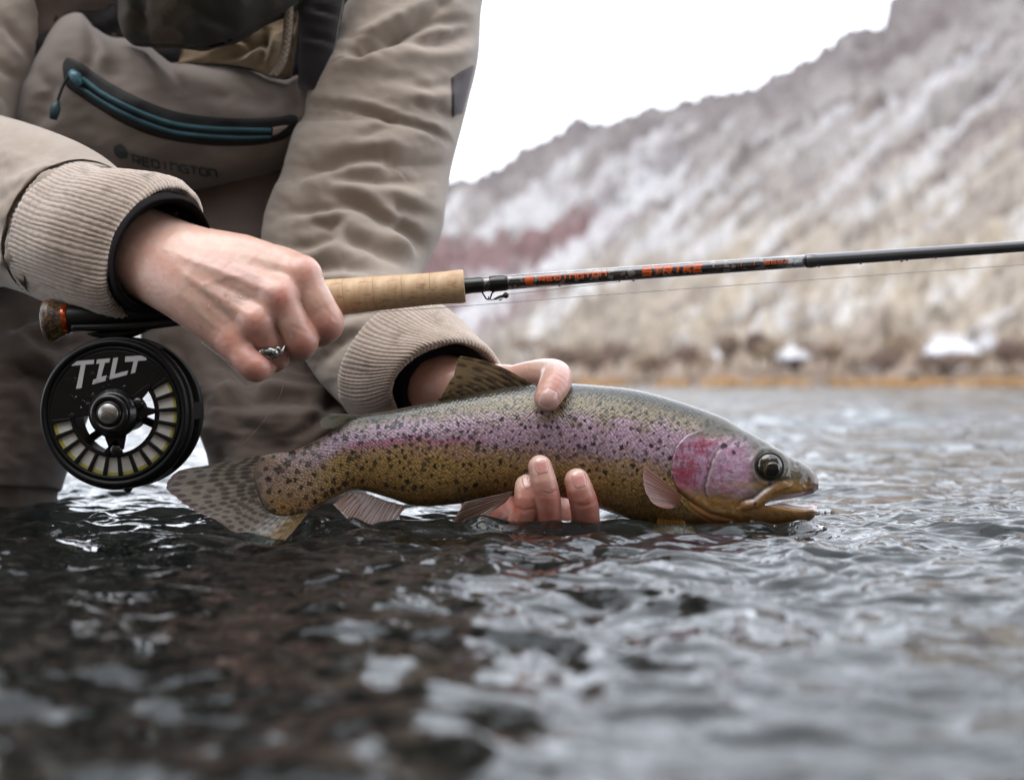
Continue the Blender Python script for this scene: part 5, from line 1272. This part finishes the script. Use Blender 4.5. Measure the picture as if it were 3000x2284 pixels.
# --- sleeve of the arm that holds the fish
st = [(1010, -420, 1.12, 1470, -420, 1.12, .075), (1040, -150, 1.09, 1440, -150, 1.09, .068), (1046, 0, 1.075, 1412, 10, 1.075, .064), (935, 180, 1.06, 1402, 150, 1.06, .062), (920, 270, 1.05, 1375, 270, 1.05, .062), (884, 370, 1.04, 1350, 370, 1.04, .062),
      (845, 489, 1.03, 1322, 480, 1.03, .062), (812, 570, 1.02, 1306, 588, 1.02, .060), (775, 690, 1.01, 1290, 655, 1.005, .058), (785, 830, .995, 1225, 765, .985, .054), (860, 990, .975, 1225, 835, .965, .050), (950, 1130, .955, 1255, 870, .945, .046), (1046, 1222, .935, 1293, 888, .925, .043)]
v, n, u, tt = tube(st, 260, 210, exp=0.92)
x, y = PX(v)
FL = [([(1053, 158), (1110, 130), (1190, 84), (1300, 15)], 9, 16, -1), ([(1010, 160), (1060, 165), (1090, 140)], 5, 12, 1), ([(1150, 120), (1250, 128), (1330, 118), (1400, 80)], 4, 14, 1), ([(1160, 95), (1290, 60), (1400, 62)], 3, 10, 1),
      ([(922, 306), (1000, 312), (1089, 328), (1152, 352), (1238, 374), (1290, 400), (1335, 436)], 3.6, 8, -1),
      ([(852, 520), (917, 489), (1017, 462), (1125, 457), (1155, 482)], 6.5, 15, 1), ([(940, 523), (1062, 520), (1150, 524), (1240, 533)], 4.5, 13, 1),
      ([(955, 562), (1017, 584), (1089, 615), (1170, 665), (1222, 728)], 6, 13, -1), ([(813, 618), (881, 612), (990, 598), (1040, 604)], 4.5, 12, 1), ([(1178, 632), (1198, 668), (1235, 715), (1250, 740)], 7, 16, 1),
      ([(990, 690), (1076, 706), (1143, 742), (1200, 775)], 5, 13, -1), ([(830, 726), (917, 712), (960, 690), (985, 660)], 5, 13, 1), ([(900, 650), (960, 660), (1010, 640)], 3, 10, -1), ([(1100, 590), (1180, 610), (1280, 640)], 3, 14, -1),
      ([(1060, 215), (1160, 240), (1300, 200)], 2.5, 26, 1), ([(1190, 250), (1260, 262), (1330, 240)], 2.5, 12, 1), ([(1230, 295), (1290, 320), (1340, 355)], 3.5, 11, 1), ([(1150, 372), (1080, 395), (1040, 410)], 2.5, 12, 1), ([(1200, 300), (1270, 330)], 2.5, 9, -1),
      ([(800, 800), (900, 790), (1000, 770), (1100, 790)], 4, 16, 1), ([(830, 880), (950, 850), (1080, 850)], 3.5, 16, -1), ([(900, 985), (1000, 920), (1100, 890)], 4, 16, 1), ([(930, 1060), (980, 1010), (1050, 960), (1150, 900)], 3, 14, -1)]
h = 1.15 * fold_field(x, y, [(p_, a_, w_ * 1.35, s_) for p_, a_, w_, s_ in FL]) + 2.6 * fbm(x / 150, y / 110, seed=101, oct=3) + 0.3 * fbm(x / 40, y / 26, seed=102, oct=2)
ds, ts, _ = polydist(x, y, FL[4][0]); h += 1.2 * gauss(ds - 12, 6) * np.sin(x / 7.0) * 0.5
# upper arm: quilted tiers puff between the seams
h += 6 * np.sin(np.clip((y - 110) / 220, 0, 1) * math.pi) ** 0.7 + 5 * np.sin(np.clip((y - 350) / 130, 0, 1) * math.pi) ** 0.7 - 3
v = front_disp(v, n, h)
vv, f = closed(v); SL2 = mesh('sleeve', vv, f, jm, jacket)
SBVH = BVHTree.FromPolygons(vv.tolist(), f)
# darker patch on the upper arm
def panel(name, poly_top, poly_bot, nu, nv, bvh, off, mat, parent, dflt):
    T_, B_ = arcspline(poly_top, nv), arcspline(poly_bot, nv); V = np.zeros((nu, nv, 3)); last = dflt
    for j in range(nv):
        for i in range(nu):
            t = i / (nu - 1); X, Y = T_[j, :2] * (1 - t) + B_[j, :2] * t; hh = hit(bvh, X, Y)
            if hh is not None: last = hh[0][1]; V[i, j] = hh[0] + hh[1] * (off if 0 < i < nu - 1 and 0 < j < nv - 1 else -off)
            else: V[i, j] = P(X, Y, last)
    return mesh(name, V, gridfaces(nu, nv), mat, parent)
panel('arm_patch', [(1318, 226), (1350, 205), (1394, 182)], [(1324, 350), (1340, 340), (1352, 338)], 16, 14, SBVH, .0012, weave_mat('patch', (92, 82, 84)), jacket, 1.05)
# --- sleeve of the rod arm: upper arm and forearm
st = [(-420, -420, 1.12, 230, -420, 1.12, .075), (-420, -100, 1.08, 212, -60, 1.08, .07), (-450, 60, 1.06, 178, 40, 1.06, .07), (-480, 200, 1.035, 120, 150, 1.04, .066), (-520, 330, 1.01, 62, 240, 1.02, .06), (-520, 480, .985, 22, 335, 1.0, .055), (-480, 600, .97, 10, 430, .98, .04)]
v, n, u, tt = tube(st, 160, 200, exp=.92); x, y = PX(v)
FL = [([(0, 60), (60, 130), (100, 190)], 4, 16, 1), ([(-20, 170), (20, 215), (60, 235)], 4, 13, -1), ([(120, 0), (160, 60), (150, 110)], 3, 12, 1), ([(-30, 250), (10, 290), (30, 330)], 3, 10, 1)]
v = front_disp(v, n, fold_field(x, y, FL) + 2.0 * fbm(x / 110, y / 90, seed=104, oct=3)); vv, f = closed(v); mesh('sleeve', vv, f, jm, jacket)
st = [(-620, 250, 1.0, -620, 860, .99, .062), (-250, 268, .955, -260, 850, .945, .060), (-60, 322, .915, -110, 842, .910, .056), (60, 355, .885, -10, 838, .885, .052), (180, 396, .862, 45, 850, .862, .048), (270, 440, .845, 80, 862, .846, .045), (332, 490, .833, 102, 872, .832, .0425), (330, 503, .832, 108, 864, .831, .0405)]
v, n, u, tt = tube(st, 150, 180, exp=.94); x, y = PX(v)
FL = [([(-40, 520), (60, 480), (160, 470)], 1.6, 30, 1), ([(0, 700), (40, 640), (70, 600)], 1.5, 22, 1), ([(10, 800), (50, 760), (70, 700)], 1.8, 12, -1), ([(0, 420), (100, 430), (200, 470)], 1.2, 26, 1)]
hem = np.abs(np.sin(tt * 34 + 2 * np.sin(tt * 5))) * gauss((1 - u) * 200 - 10, 7)
v = front_disp(v, n, fold_field(x, y, FL) + 1.6 * fbm(x / 100, y / 80, seed=105, oct=3) + 0.35 * fbm(x / 26, y / 26, seed=106, oct=2) + 0.9 * hem - 1.0 * gauss((1 - u) * 200 - 16, 3))
vv, f = closed(v); mesh('sleeve', vv, f, jm, jacket)
# --- knitted rib cuffs
knit = M('rib_knit', rough=0.95, spec=0.15, vcol=True, sheen=0.5, bump=[(1500, 0.5, 0.0006)])
def cuff(st, N, nu, stain, seed, kink=0):
    nv = N * 6
    q_ = np.array(st); cc_ = (P(q_[:, 0], q_[:, 1], q_[:, 2]) + P(q_[:, 3], q_[:, 4], q_[:, 5])) / 2
    v, n, u, tt = tube(st, nu, nv, exp=.95, axis=cc_[5] - cc_[1]); x, y = PX(v)
    # ribs wander and bunch a little
    ph = tt * N + 3.2 * noise(tt * 3, u * 2.6, seed=seed) + 1.1 * noise(tt * 11, u * 6, seed=seed + 1)
    rib = np.abs(np.cos(ph / 2 * 1.0)) ** 0.7
    stitch = np.sin(u * nu * 1.35 + np.sign(np.sin(ph)) * 0.8) * 0.5 + 0.5
    hh = (0.68 + 0.35 * noise(tt * 5, u * 4, seed=seed + 9)) * rib + 0.20 * stitch * rib + 1.6 * fbm(tt * 1.2, u * 2.0, seed=seed + 2, oct=2) + 0.16 * noise(tt * 90, u * 60, seed=seed + 3)
    v = v + n * (hh * 0.001)[..., None]
    base, dark = lin((206, 186, 170)), lin((116, 96, 84))
    k = np.clip(1 - rib, 0, 1) ** 1.4  # shade in the grooves between ribs, put into the colour
    c = base * (1 - 0.55 * k[..., None]) + dark * 0.55 * k[..., None]
    c = c * (0.93 + 0.13 * stitch + 0.12 * noise(tt * 60, u * 55, seed=seed + 4) + 0.30 * noise(tt * 130, u * 70, seed=seed + 6))[..., None]
    s_ = sstep(0.15, 0.75, fbm(x / 70, y / 50, seed=seed + 5, oct=4) + stain(x, y))[..., None]; c = c * (1 - 0.45 * s_) + lin((104, 86, 72)) * 0.45 * s_
    return mesh('rib_cuff', v.reshape(-1, 3), gridfaces(*v.shape[:2], True), knit, jacket, col=np.clip(c, 0, 1).reshape(-1, 3))
cuff([(296, 494, .842, 84, 848, .842, .0385), (328, 500, .834, 106, 866, .833, .0405), (338, 508, .830, 116, 870, .829, .042), (380, 522, .822, 175, 892, .82, .043), (440, 516, .812, 240, 912, .812, .043), (490, 518, .803, 310, 930, .803, .0375), (528, 534, .797, 358, 934, .797, .032), (540, 556, .793, 372, 922, .793, .029), (532, 570, .796, 368, 902, .796, .026), (505, 578, .803, 340, 880, .803, .024)], 92, 112, lambda x, y: -0.15 + 0.5 * sstep(780, 900, y), 111)
cuff([(1050, 1218, .935, 1290, 890, .926, .0425), (1056, 1228, .93, 1302, 900, .922, .0435), (1085, 1238, .922, 1345, 938, .914, .044), (1120, 1240, .913, 1392, 985, .905, .044), (1150, 1232, .905, 1430, 1018, .897, .0425), (1168, 1222, .900, 1446, 1042, .892, .040), (1175, 1214, .899, 1440, 1056, .892, .036), (1168, 1206, .904, 1420, 1058, .898, .033), (1140, 1200, .912, 1392, 1052, .908, .032)], 92, 104, lambda x, y: -0.25 + 0.3 * sstep(1100, 1220, y), 121)
fleece = M('black_fleece', (30, 25, 26), .95, spec=.1, bump=(900, .5, .0006))
def inner(st):
    q_ = np.array(st); cc_ = (P(q_[:, 0], q_[:, 1], q_[:, 2]) + P(q_[:, 3], q_[:, 4], q_[:, 5])) / 2
    v, n, u, tt = tube(st, 40, 120, axis=cc_[2] - cc_[0]); x, y = PX(v); v = v + n * (0.0008 * fbm(tt * 1.5, u * 2, seed=7, oct=2))[..., None]
    mesh('inner_cuff', v.reshape(-1, 3), gridfaces(40, 120, True), fleece, jacket)
inner([(480, 580, .812, 320, 880, .812, .025), (520, 572, .798, 362, 905, .798, .0275), (540, 575, .787, 388, 910, .788, .0280), (551, 584, .780, 402, 904, .781, .0275), (554, 594, .778, 408, 896, .779, .0265), (548, 604, .782, 404, 888, .783, .0250), (532, 608, .792, 392, 878, .793, .0225)])
inner([(1120, 1195, .925, 1370, 1052, .92, .030), (1165, 1205, .905, 1415, 1062, .90, .031), (1185, 1208, .897, 1428, 1070, .892, .031), (1200, 1200, .896, 1420, 1080, .891, .027), (1208, 1192, .898, 1404, 1086, .894, .023), (1204, 1184, .905, 1388, 1086, .902, .021)])
# folded loop of the inner cuff beside the wrist
lp = arcspline([(508, 585), (530, 583), (550, 592), (553, 620), (548, 650)], 20); mb = MB()
v0 = P(lp[:, 0], lp[:, 1], .800); V = np.concatenate([v0 + [0, -.004, 0], v0 + [0, .016, 0], v0 + [-.0022, .016, -.001], v0 + [-.0022, -.004, -.001]]).reshape(4, 20, 3)
mesh('cuff_loop', V.reshape(-1, 3), gridfaces(4, 20, False, True), fleece, jacket)

# --- waders: trunk, legs, pouch
wm = weave_mat('wader_cloth', (138, 126, 118), .8, 1800, .18); wm2 = weave_mat('wader_leg', (102, 87, 78), .75, 1800, .2, .14)
st = [(-150, -700, 1.14, 1150, -700, 1.14, .13), (-150, -200, 1.13, 1120, -200, 1.13, .12), (-120, 200, 1.14, 1080, 200, 1.14, .11), (-110, 420, 1.15, 1060, 420, 1.15, .12), (-100, 700, 1.15, 1060, 700, 1.15, .12), (-60, 900, 1.15, 1040, 900, 1.15, .10)]
v, n, u, tt = tube(st, 90, 140, exp=.85); x, y = PX(v); v = front_disp(v, n, 5 * fbm(x / 200, y / 120, seed=131, oct=3)); vv, f = closed(v); mesh('trunk', vv, f, wm2, waders)
def leg(st, seed, fl):
    v, n, u, tt = tube(st, 130, 110, exp=.9, axis=(0, -.12, -1)); x, y = PX(v)
    v = front_disp(v, n, 5 * fbm(x / 150, y / 190, seed=seed, oct=3) + 1.5 * fbm(x / 60, y / 40, seed=seed + 2, oct=2) + fold_field(x, y, fl)); vv, f = closed(v); mesh('leg', vv, f, wm2, waders)
leg([(-260, 520, 1.12, 470, 520, 1.13, .085), (-240, 720, 1.06, 480, 720, 1.09, .085), (-220, 900, 1.02, 430, 900, 1.05, .085), (-200, 1080, .99, 330, 1080, 1.01, .08), (-190, 1180, .98, 262, 1180, .99, .075), (-180, 1300, .97, 215, 1300, .98, .07), (-175, 1420, .965, 165, 1420, .97, .068), (-170, 1520, .965, 135, 1520, .965, .066), (-170, 2200, .965, 130, 2200, .965, .066)], 141,
    [([(60, 960), (120, 1010), (200, 1040)], 7, 18, 1), ([(40, 1070), (100, 1090), (150, 1130)], 6, 16, -1), ([(0, 980), (60, 940), (140, 930)], 5, 20, 1), ([(20, 1110), (80, 1100), (130, 1160)], 5, 22, 1), ([(140, 1000), (190, 1015), (260, 1000)], 6, 14, 1)])
leg([(380, 520, 1.13, 1080, 520, 1.12, .085), (400, 750, 1.10, 1090, 750, 1.09, .085), (425, 950, 1.07, 1100, 950, 1.06, .085), (455, 1130, 1.04, 1100, 1130, 1.03, .08), (545, 1180, 1.02, 1100, 1180, 1.01, .078), (592, 1260, 1.0, 1095, 1260, 1.0, .075), (620, 1360, .99, 1085, 1360, .99, .07), (640, 1500, .985, 1070, 1500, .985, .07), (640, 2200, .985, 1070, 2200, .985, .07)], 151,
    [([(700, 1180), (850, 1170), (1000, 1180)], 6, 26, -1), ([(900, 1260), (960, 1200), (1000, 1150)], 6, 18, 1), ([(640, 1040), (700, 1080), (780, 1200)], 6, 24, 1), ([(520, 1000), (560, 1120), (600, 1220)], 5, 22, 1)])
# pouch: a padded panel hung on the trunk
PT = [(20, 330), (60, 240), (120, 130), (185, 48), (235, 38), (275, 78), (320, 105), (380, 112), (430, 128), (470, 160), (505, 184), (550, 180), (640, 182), (720, 192), (790, 218), (830, 226), (870, 212), (905, 216), (925, 245), (935, 300)]
PB = [(-40, 700), (0, 705), (60, 700), (120, 690), (180, 670), (240, 650), (300, 630), (360, 612), (420, 600), (470, 590), (520, 580), (570, 572), (620, 565), (670, 556), (720, 548), (770, 536), (810, 520), (850, 495), (890, 460), (930, 400)]
nu, nv = 100, 140
T_, B_ = arcspline(PT, nv), arcspline(PB, nv); U = np.linspace(0, 1, nu)[:, None]
X = T_[:, 0] * (1 - U) + B_[:, 0] * U; Y = T_[:, 1] * (1 - U) + B_[:, 1] * U
dp = 1.000 + .05 * ((X - 470) / 560) ** 2 + .00006 * (Y - 300) - .020 * np.sin(np.clip(U, 0, 1) * math.pi) ** .7 + .030 * np.exp(-U * 26) + .03 * np.exp(-(1 - U) * 16)
FL = [([(430, 130), (480, 190), (530, 250)], 5, 16, 1), ([(250, 80), (270, 150), (260, 210)], 4, 20, -1), ([(600, 290), (680, 280), (760, 300), (820, 290)], 3, 26, 1), ([(460, 470), (560, 465), (660, 480)], 3, 26, -1), ([(540, 440), (620, 430), (720, 450)], 2.5, 20, 1), ([(100, 200), (150, 260), (140, 330)], 4, 22, 1), ([(840, 230), (860, 300), (850, 360)], 4, 20, 1), ([(700, 230), (760, 280)], 3, 16, -1)]
h = fold_field(X, Y, FL) + 3.0 * fbm(X / 190, Y / 130, seed=161, oct=3)
v = P(X, Y, dp); v[..., 1] -= h * .001
back = v + [0, .012, 0]; g = gridfaces(nu, nv); n0 = nu * nv
bi = np.concatenate([np.arange(nv), np.arange(1, nu) * nv + nv - 1, (nu - 1) * nv + np.arange(nv - 2, -1, -1), np.arange(nu - 2, 0, -1) * nv]); b2 = np.roll(bi, -1)
PV, PF = np.concatenate([v.reshape(-1, 3), back.reshape(-1, 3)]), np.concatenate([g, g[:, ::-1] + n0, np.stack([bi, b2, b2 + n0, bi + n0], 1)[:, ::-1]])
pouch = mesh('chest_pouch', PV, PF, wm, waders)
PBVH = BVHTree.FromPolygons(v.reshape(-1, 3).tolist(), g.tolist())
# zip: black tape, two teal tapes, coil, slider, pull
def strip(name, top, bot, off, mat, parent, nu=8, nv=90, ridge=0):
    T_, B_ = arcspline(top, nv), arcspline(bot, nv); V = np.zeros((nu, nv, 3)); last = 1.0
    for j in range(nv):
        for i in range(nu):
            t = i / (nu - 1); Xx, Yy = T_[j, :2] * (1 - t) + B_[j, :2] * t; hh = hit(PBVH, Xx, Yy)
            d = hh[0][1] if hh else last; last = d; bulge = math.sin(t * math.pi) ** .6
            V[i, j] = P(Xx, Yy, d - off * (1 if 0 < i < nu - 1 else -.5) - ridge * bulge)
    return mesh(name, V, gridfaces(nu, nv), mat, parent)
zm = M('zip_tape_black', (20, 18, 18), .7); tm = M('zip_tape_teal', (52, 96, 108), .65, bump=(2500, .4, .0004)); 
zt = [(184, 185), (196, 167), (230, 178), (300, 226), (400, 280), (500, 320), (600, 338), (700, 344), (800, 342), (868, 338), (873, 345)]
zb = [(183, 205), (192, 252), (240, 290), (300, 330), (380, 375), (470, 408), (560, 424), (680, 431), (780, 424), (850, 400), (872, 360)]
zip_ = strip('zip_tape', zt, zb, .0018, zm, waders, 12, 110)
strip('zip_side', [(206, 215), (240, 222), (300, 264), (400, 316), (500, 352), (600, 367), (700, 372), (795, 374)], [(212, 232), (250, 252), (300, 284), (400, 334), (500, 370), (600, 384), (700, 389), (795, 391)], .0030, tm, waders, 8, 90, .0022)
strip('zip_side', [(214, 238), (250, 258), (300, 291), (400, 341), (500, 377), (600, 391), (700, 396), (795, 397)], [(226, 256), (260, 282), (310, 314), (400, 360), (500, 394), (600, 407), (700, 411), (790, 408)], .0030, tm, waders, 8, 90, .0022)
strip('zip_end', [(800, 368), (830, 366), (846, 366)], [(798, 404), (815, 396), (836, 378)], .0036, M('zip_end', (176, 162, 156), .7), waders, 6, 10)
sl_ = hit(PBVH, 222, 232)[0]; v, f = sweep([P(208, 210, sl_[1] - .006), P(222, 226, sl_[1] - .0065), P(236, 250, sl_[1] - .006)], [.0025, .0042, .0025], 12); mesh('slider', v, f, M('slider_teal', (70, 120, 136), .4, coat=.3), waders)
pc = arcspline([(200, 225), (188, 245), (176, 275), (168, 300)], 16); v, f = sweep(P(pc[:, 0], pc[:, 1], sl_[1] - .006), .0011, 8); mesh('pull_cord', v, f, zm, waders)
v, f = sweep(P(np.array([168, 162, 156]), np.array([296, 320, 350]), sl_[1] - .006), [.0016, .0036, .0026], 10); mesh('pull_tab', v, f, M('pull_tab', (40, 70, 78), .5), waders)
# printed name and emblem on the pouch
ink = M('grey_print', (58, 66, 66), .8)
def on_pouch(fx):
    def fn(a, b):
        X, Y = fx(a, b); hh = hit(PBVH, X, Y); d = hh[0][1] if hh else 1.0; return P(X, Y, d - .0030)
    return fn
write('REDINGTON', 0, 252, 29, 6.4, on_pouch(lambda a, b: (389 + a - .12 * b, 478 + 46 * (max(a, 0) / 252) ** .75 - b * (1 - .05 * a / 252))), ink, waders)
V2 = [(352, 444)]; hexa = [(333, 430), (352, 421), (366, 430), (375, 447), (372, 464), (352, 466), (338, 455), (332, 442)]; V2 += hexa
lay(V2, on_pouch(lambda a, b: (a, b)), [[0, k, k % 8 + 1] for k in range(1, 9)], 'emblem', ink, waders)
# --- above the pouch: dark lining, camouflage neck cloth, hood lining, drawcord, strap
def drape(name, top, bot, d0, bulge, mat, parent, seed, col=None, nu=50, nv=80, amp=4.0, folds=(), lean=0.0):
    T_, B_ = arcspline(top, nv), arcspline(bot, nv); U = np.linspace(0, 1, nu)[:, None]; Tt = np.linspace(0, 1, nv)[None]
    X = T_[:, 0] * (1 - U) + B_[:, 0] * U; Y = T_[:, 1] * (1 - U) + B_[:, 1] * U
    h = amp * fbm(X / 120, Y / 90, seed=seed, oct=3) + (fold_field(X, Y, folds) if folds else 0)
    d = d0 - bulge * (np.sin(np.clip(Tt, .02, .98) * math.pi) ** .5) * np.sqrt(np.clip(1 - (U * .97) ** 6, 0, 1)) + lean * (1 - U)
    v = P(X, Y, d); v[..., 1] -= h * .001
    back = v + [0, .01, 0]; g = gridfaces(nu, nv); n0 = nu * nv
    bi = np.concatenate([np.arange(nv), np.arange(1, nu) * nv + nv - 1, (nu - 1) * nv + np.arange(nv - 2, -1, -1), np.arange(nu - 2, 0, -1) * nv]); b2 = np.roll(bi, -1)
    c = None if col is None else np.concatenate([col(X, Y).reshape(-1, 3)] * 2)
    return mesh(name, np.concatenate([v.reshape(-1, 3), back.reshape(-1, 3)]), np.concatenate([g, g[:, ::-1] + n0, np.stack([bi, b2, b2 + n0, bi + n0], 1)[:, ::-1]]), mat, parent, col=c)
drape('lining', [(120, -300), (600, -320), (1080, -300)], [(100, 260), (600, 290), (1000, 260)], 1.035, .01, weave_mat('dark_lining', (40, 36, 36)), jacket, 171)
def camo(X, Y):
    a = fbm(X / 130, Y / 130, seed=181, oct=2); b = fbm(X / 110 + 9, Y / 120, seed=182, oct=2)
    c = np.broadcast_to(lin((52, 51, 44)), X.shape + (3,)).copy(); c = np.where((a > .12)[..., None], lin((46, 44, 40)), c); c = np.where((b > .22)[..., None], lin((70, 62, 52)), c)
    k = inpoly(X, Y, [(440, -20), (515, -20), (518, 22), (478, 45), (480, 75), (530, 90), (540, 115), (515, 130), (440, 118), (430, 70), (420, 40)]); return np.where(k[..., None], lin((92, 82, 70)), c)
drape('neck_cloth', [(300, -420), (600, -440), (960, -420)], [(345, 60), (372, 118), (430, 128), (520, 132), (600, 140), (690, 118), (760, 70), (830, 40), (890, 0)], 1.00, .075, M('camo_cloth', rough=.9, vcol=True, bump=(2200, .3, .0004)), person, 191, camo, folds=[([(560, 0), (640, 60), (700, 100)], 8, 26, 1), ([(400, -50), (420, 60), (400, 110)], 6, 20, 1)], lean=-.05)
drape('hood_lining', [(560, 40), (680, 60), (790, 30), (880, 20)], [(520, 185), (640, 190), (740, 205), (800, 225), (850, 215)], 1.012, .022, weave_mat('hood_cloth', (150, 128, 100)), jacket, 201, folds=[([(640, 170), (720, 150), (790, 110)], 8, 16, 1), ([(770, 90), (780, 150), (760, 190)], 8, 14, -1), ([(690, 110), (740, 130)], 6, 12, 1)])
# braided drawcord
cp = arcspline([(846, -30), (846, 40), (842, 90), (836, 140), (822, 190), (800, 222)], 120); base_ = P(cp[:, 0], cp[:, 1], .985)
mb = MB(); tt_ = np.linspace(0, 1, 120)
for k in range(4):
    for sg in (1, -1):
        ph = tt_ * 26 * sg + k * math.pi / 2; v, f = sweep(base_ + np.stack([np.cos(ph) * .0021, np.sin(ph) * .0021, 0 * ph], -1), .0011, 6); mb.add(v, f)
mb.build('drawcord', M('cord', (150, 136, 120), .85), jacket)
drape('strap', [(880, -300), (960, -310), (1060, -300)], [(872, 250), (930, 262), (960, 240)], 1.00, .008, weave_mat('strap_web', (46, 42, 42)), waders, 211, amp=1.0, folds=[([(880, 100), (950, 115), (1000, 130)], 3, 10, 1), ([(900, 20), (1000, 45)], 3, 10, 1)])
# jacket back, shoulders and hood rise out of the picture and shade the chest
st = [(-420, -1500, 1.20, 1420, -1500, 1.20, .10), (-480, -1250, 1.18, 1480, -1250, 1.18, .19), (-460, -900, 1.20, 1480, -900, 1.20, .21), (-380, -450, 1.26, 1460, -450, 1.26, .15), (-200, 0, 1.30, 1250, 0, 1.30, .08), (-100, 500, 1.30, 1100, 500, 1.30, .07)]
v, n, u, tt = tube(st, 70, 100, exp=.85); x, y = PX(v); v = v + n * (.006 * fbm(x / 200, y / 150, seed=221, oct=3))[..., None]; vv, f = closed(v); mesh('jacket_back', vv, f, jm, jacket)

# ------------------------------------------------------------------ loose drops where fish and fingers break the surface
rngs = np.random.default_rng(21); mb = MB(); wd = wv[:, 0, 1]
for k in range(70):
    d = rngs.uniform(.775, .812); px = rngs.choice([rngs.uniform(1350, 1800), rngs.uniform(1900, 2420), rngs.uniform(720, 960)])
    X = (px - CX) * d / F; i = int(np.argmin(np.abs(wd - d))); j = int(np.argmin(np.abs(wv[i, :, 0] - X)))
    r = rngs.choice([.0005, .0008, .0012, .0018], p=[.4, .35, .18, .07]); v, f = ball(wv[i, j] + [0, 0, r * .5], r, 8, 12, (1.1, 1.1, .8)); mb.add(v, f)
tag(mb.build('splash_drops', bead_mat('splash_water')), 'tiny clear drops on the water along the trout and fingers', 'water drops', kind='stuff')
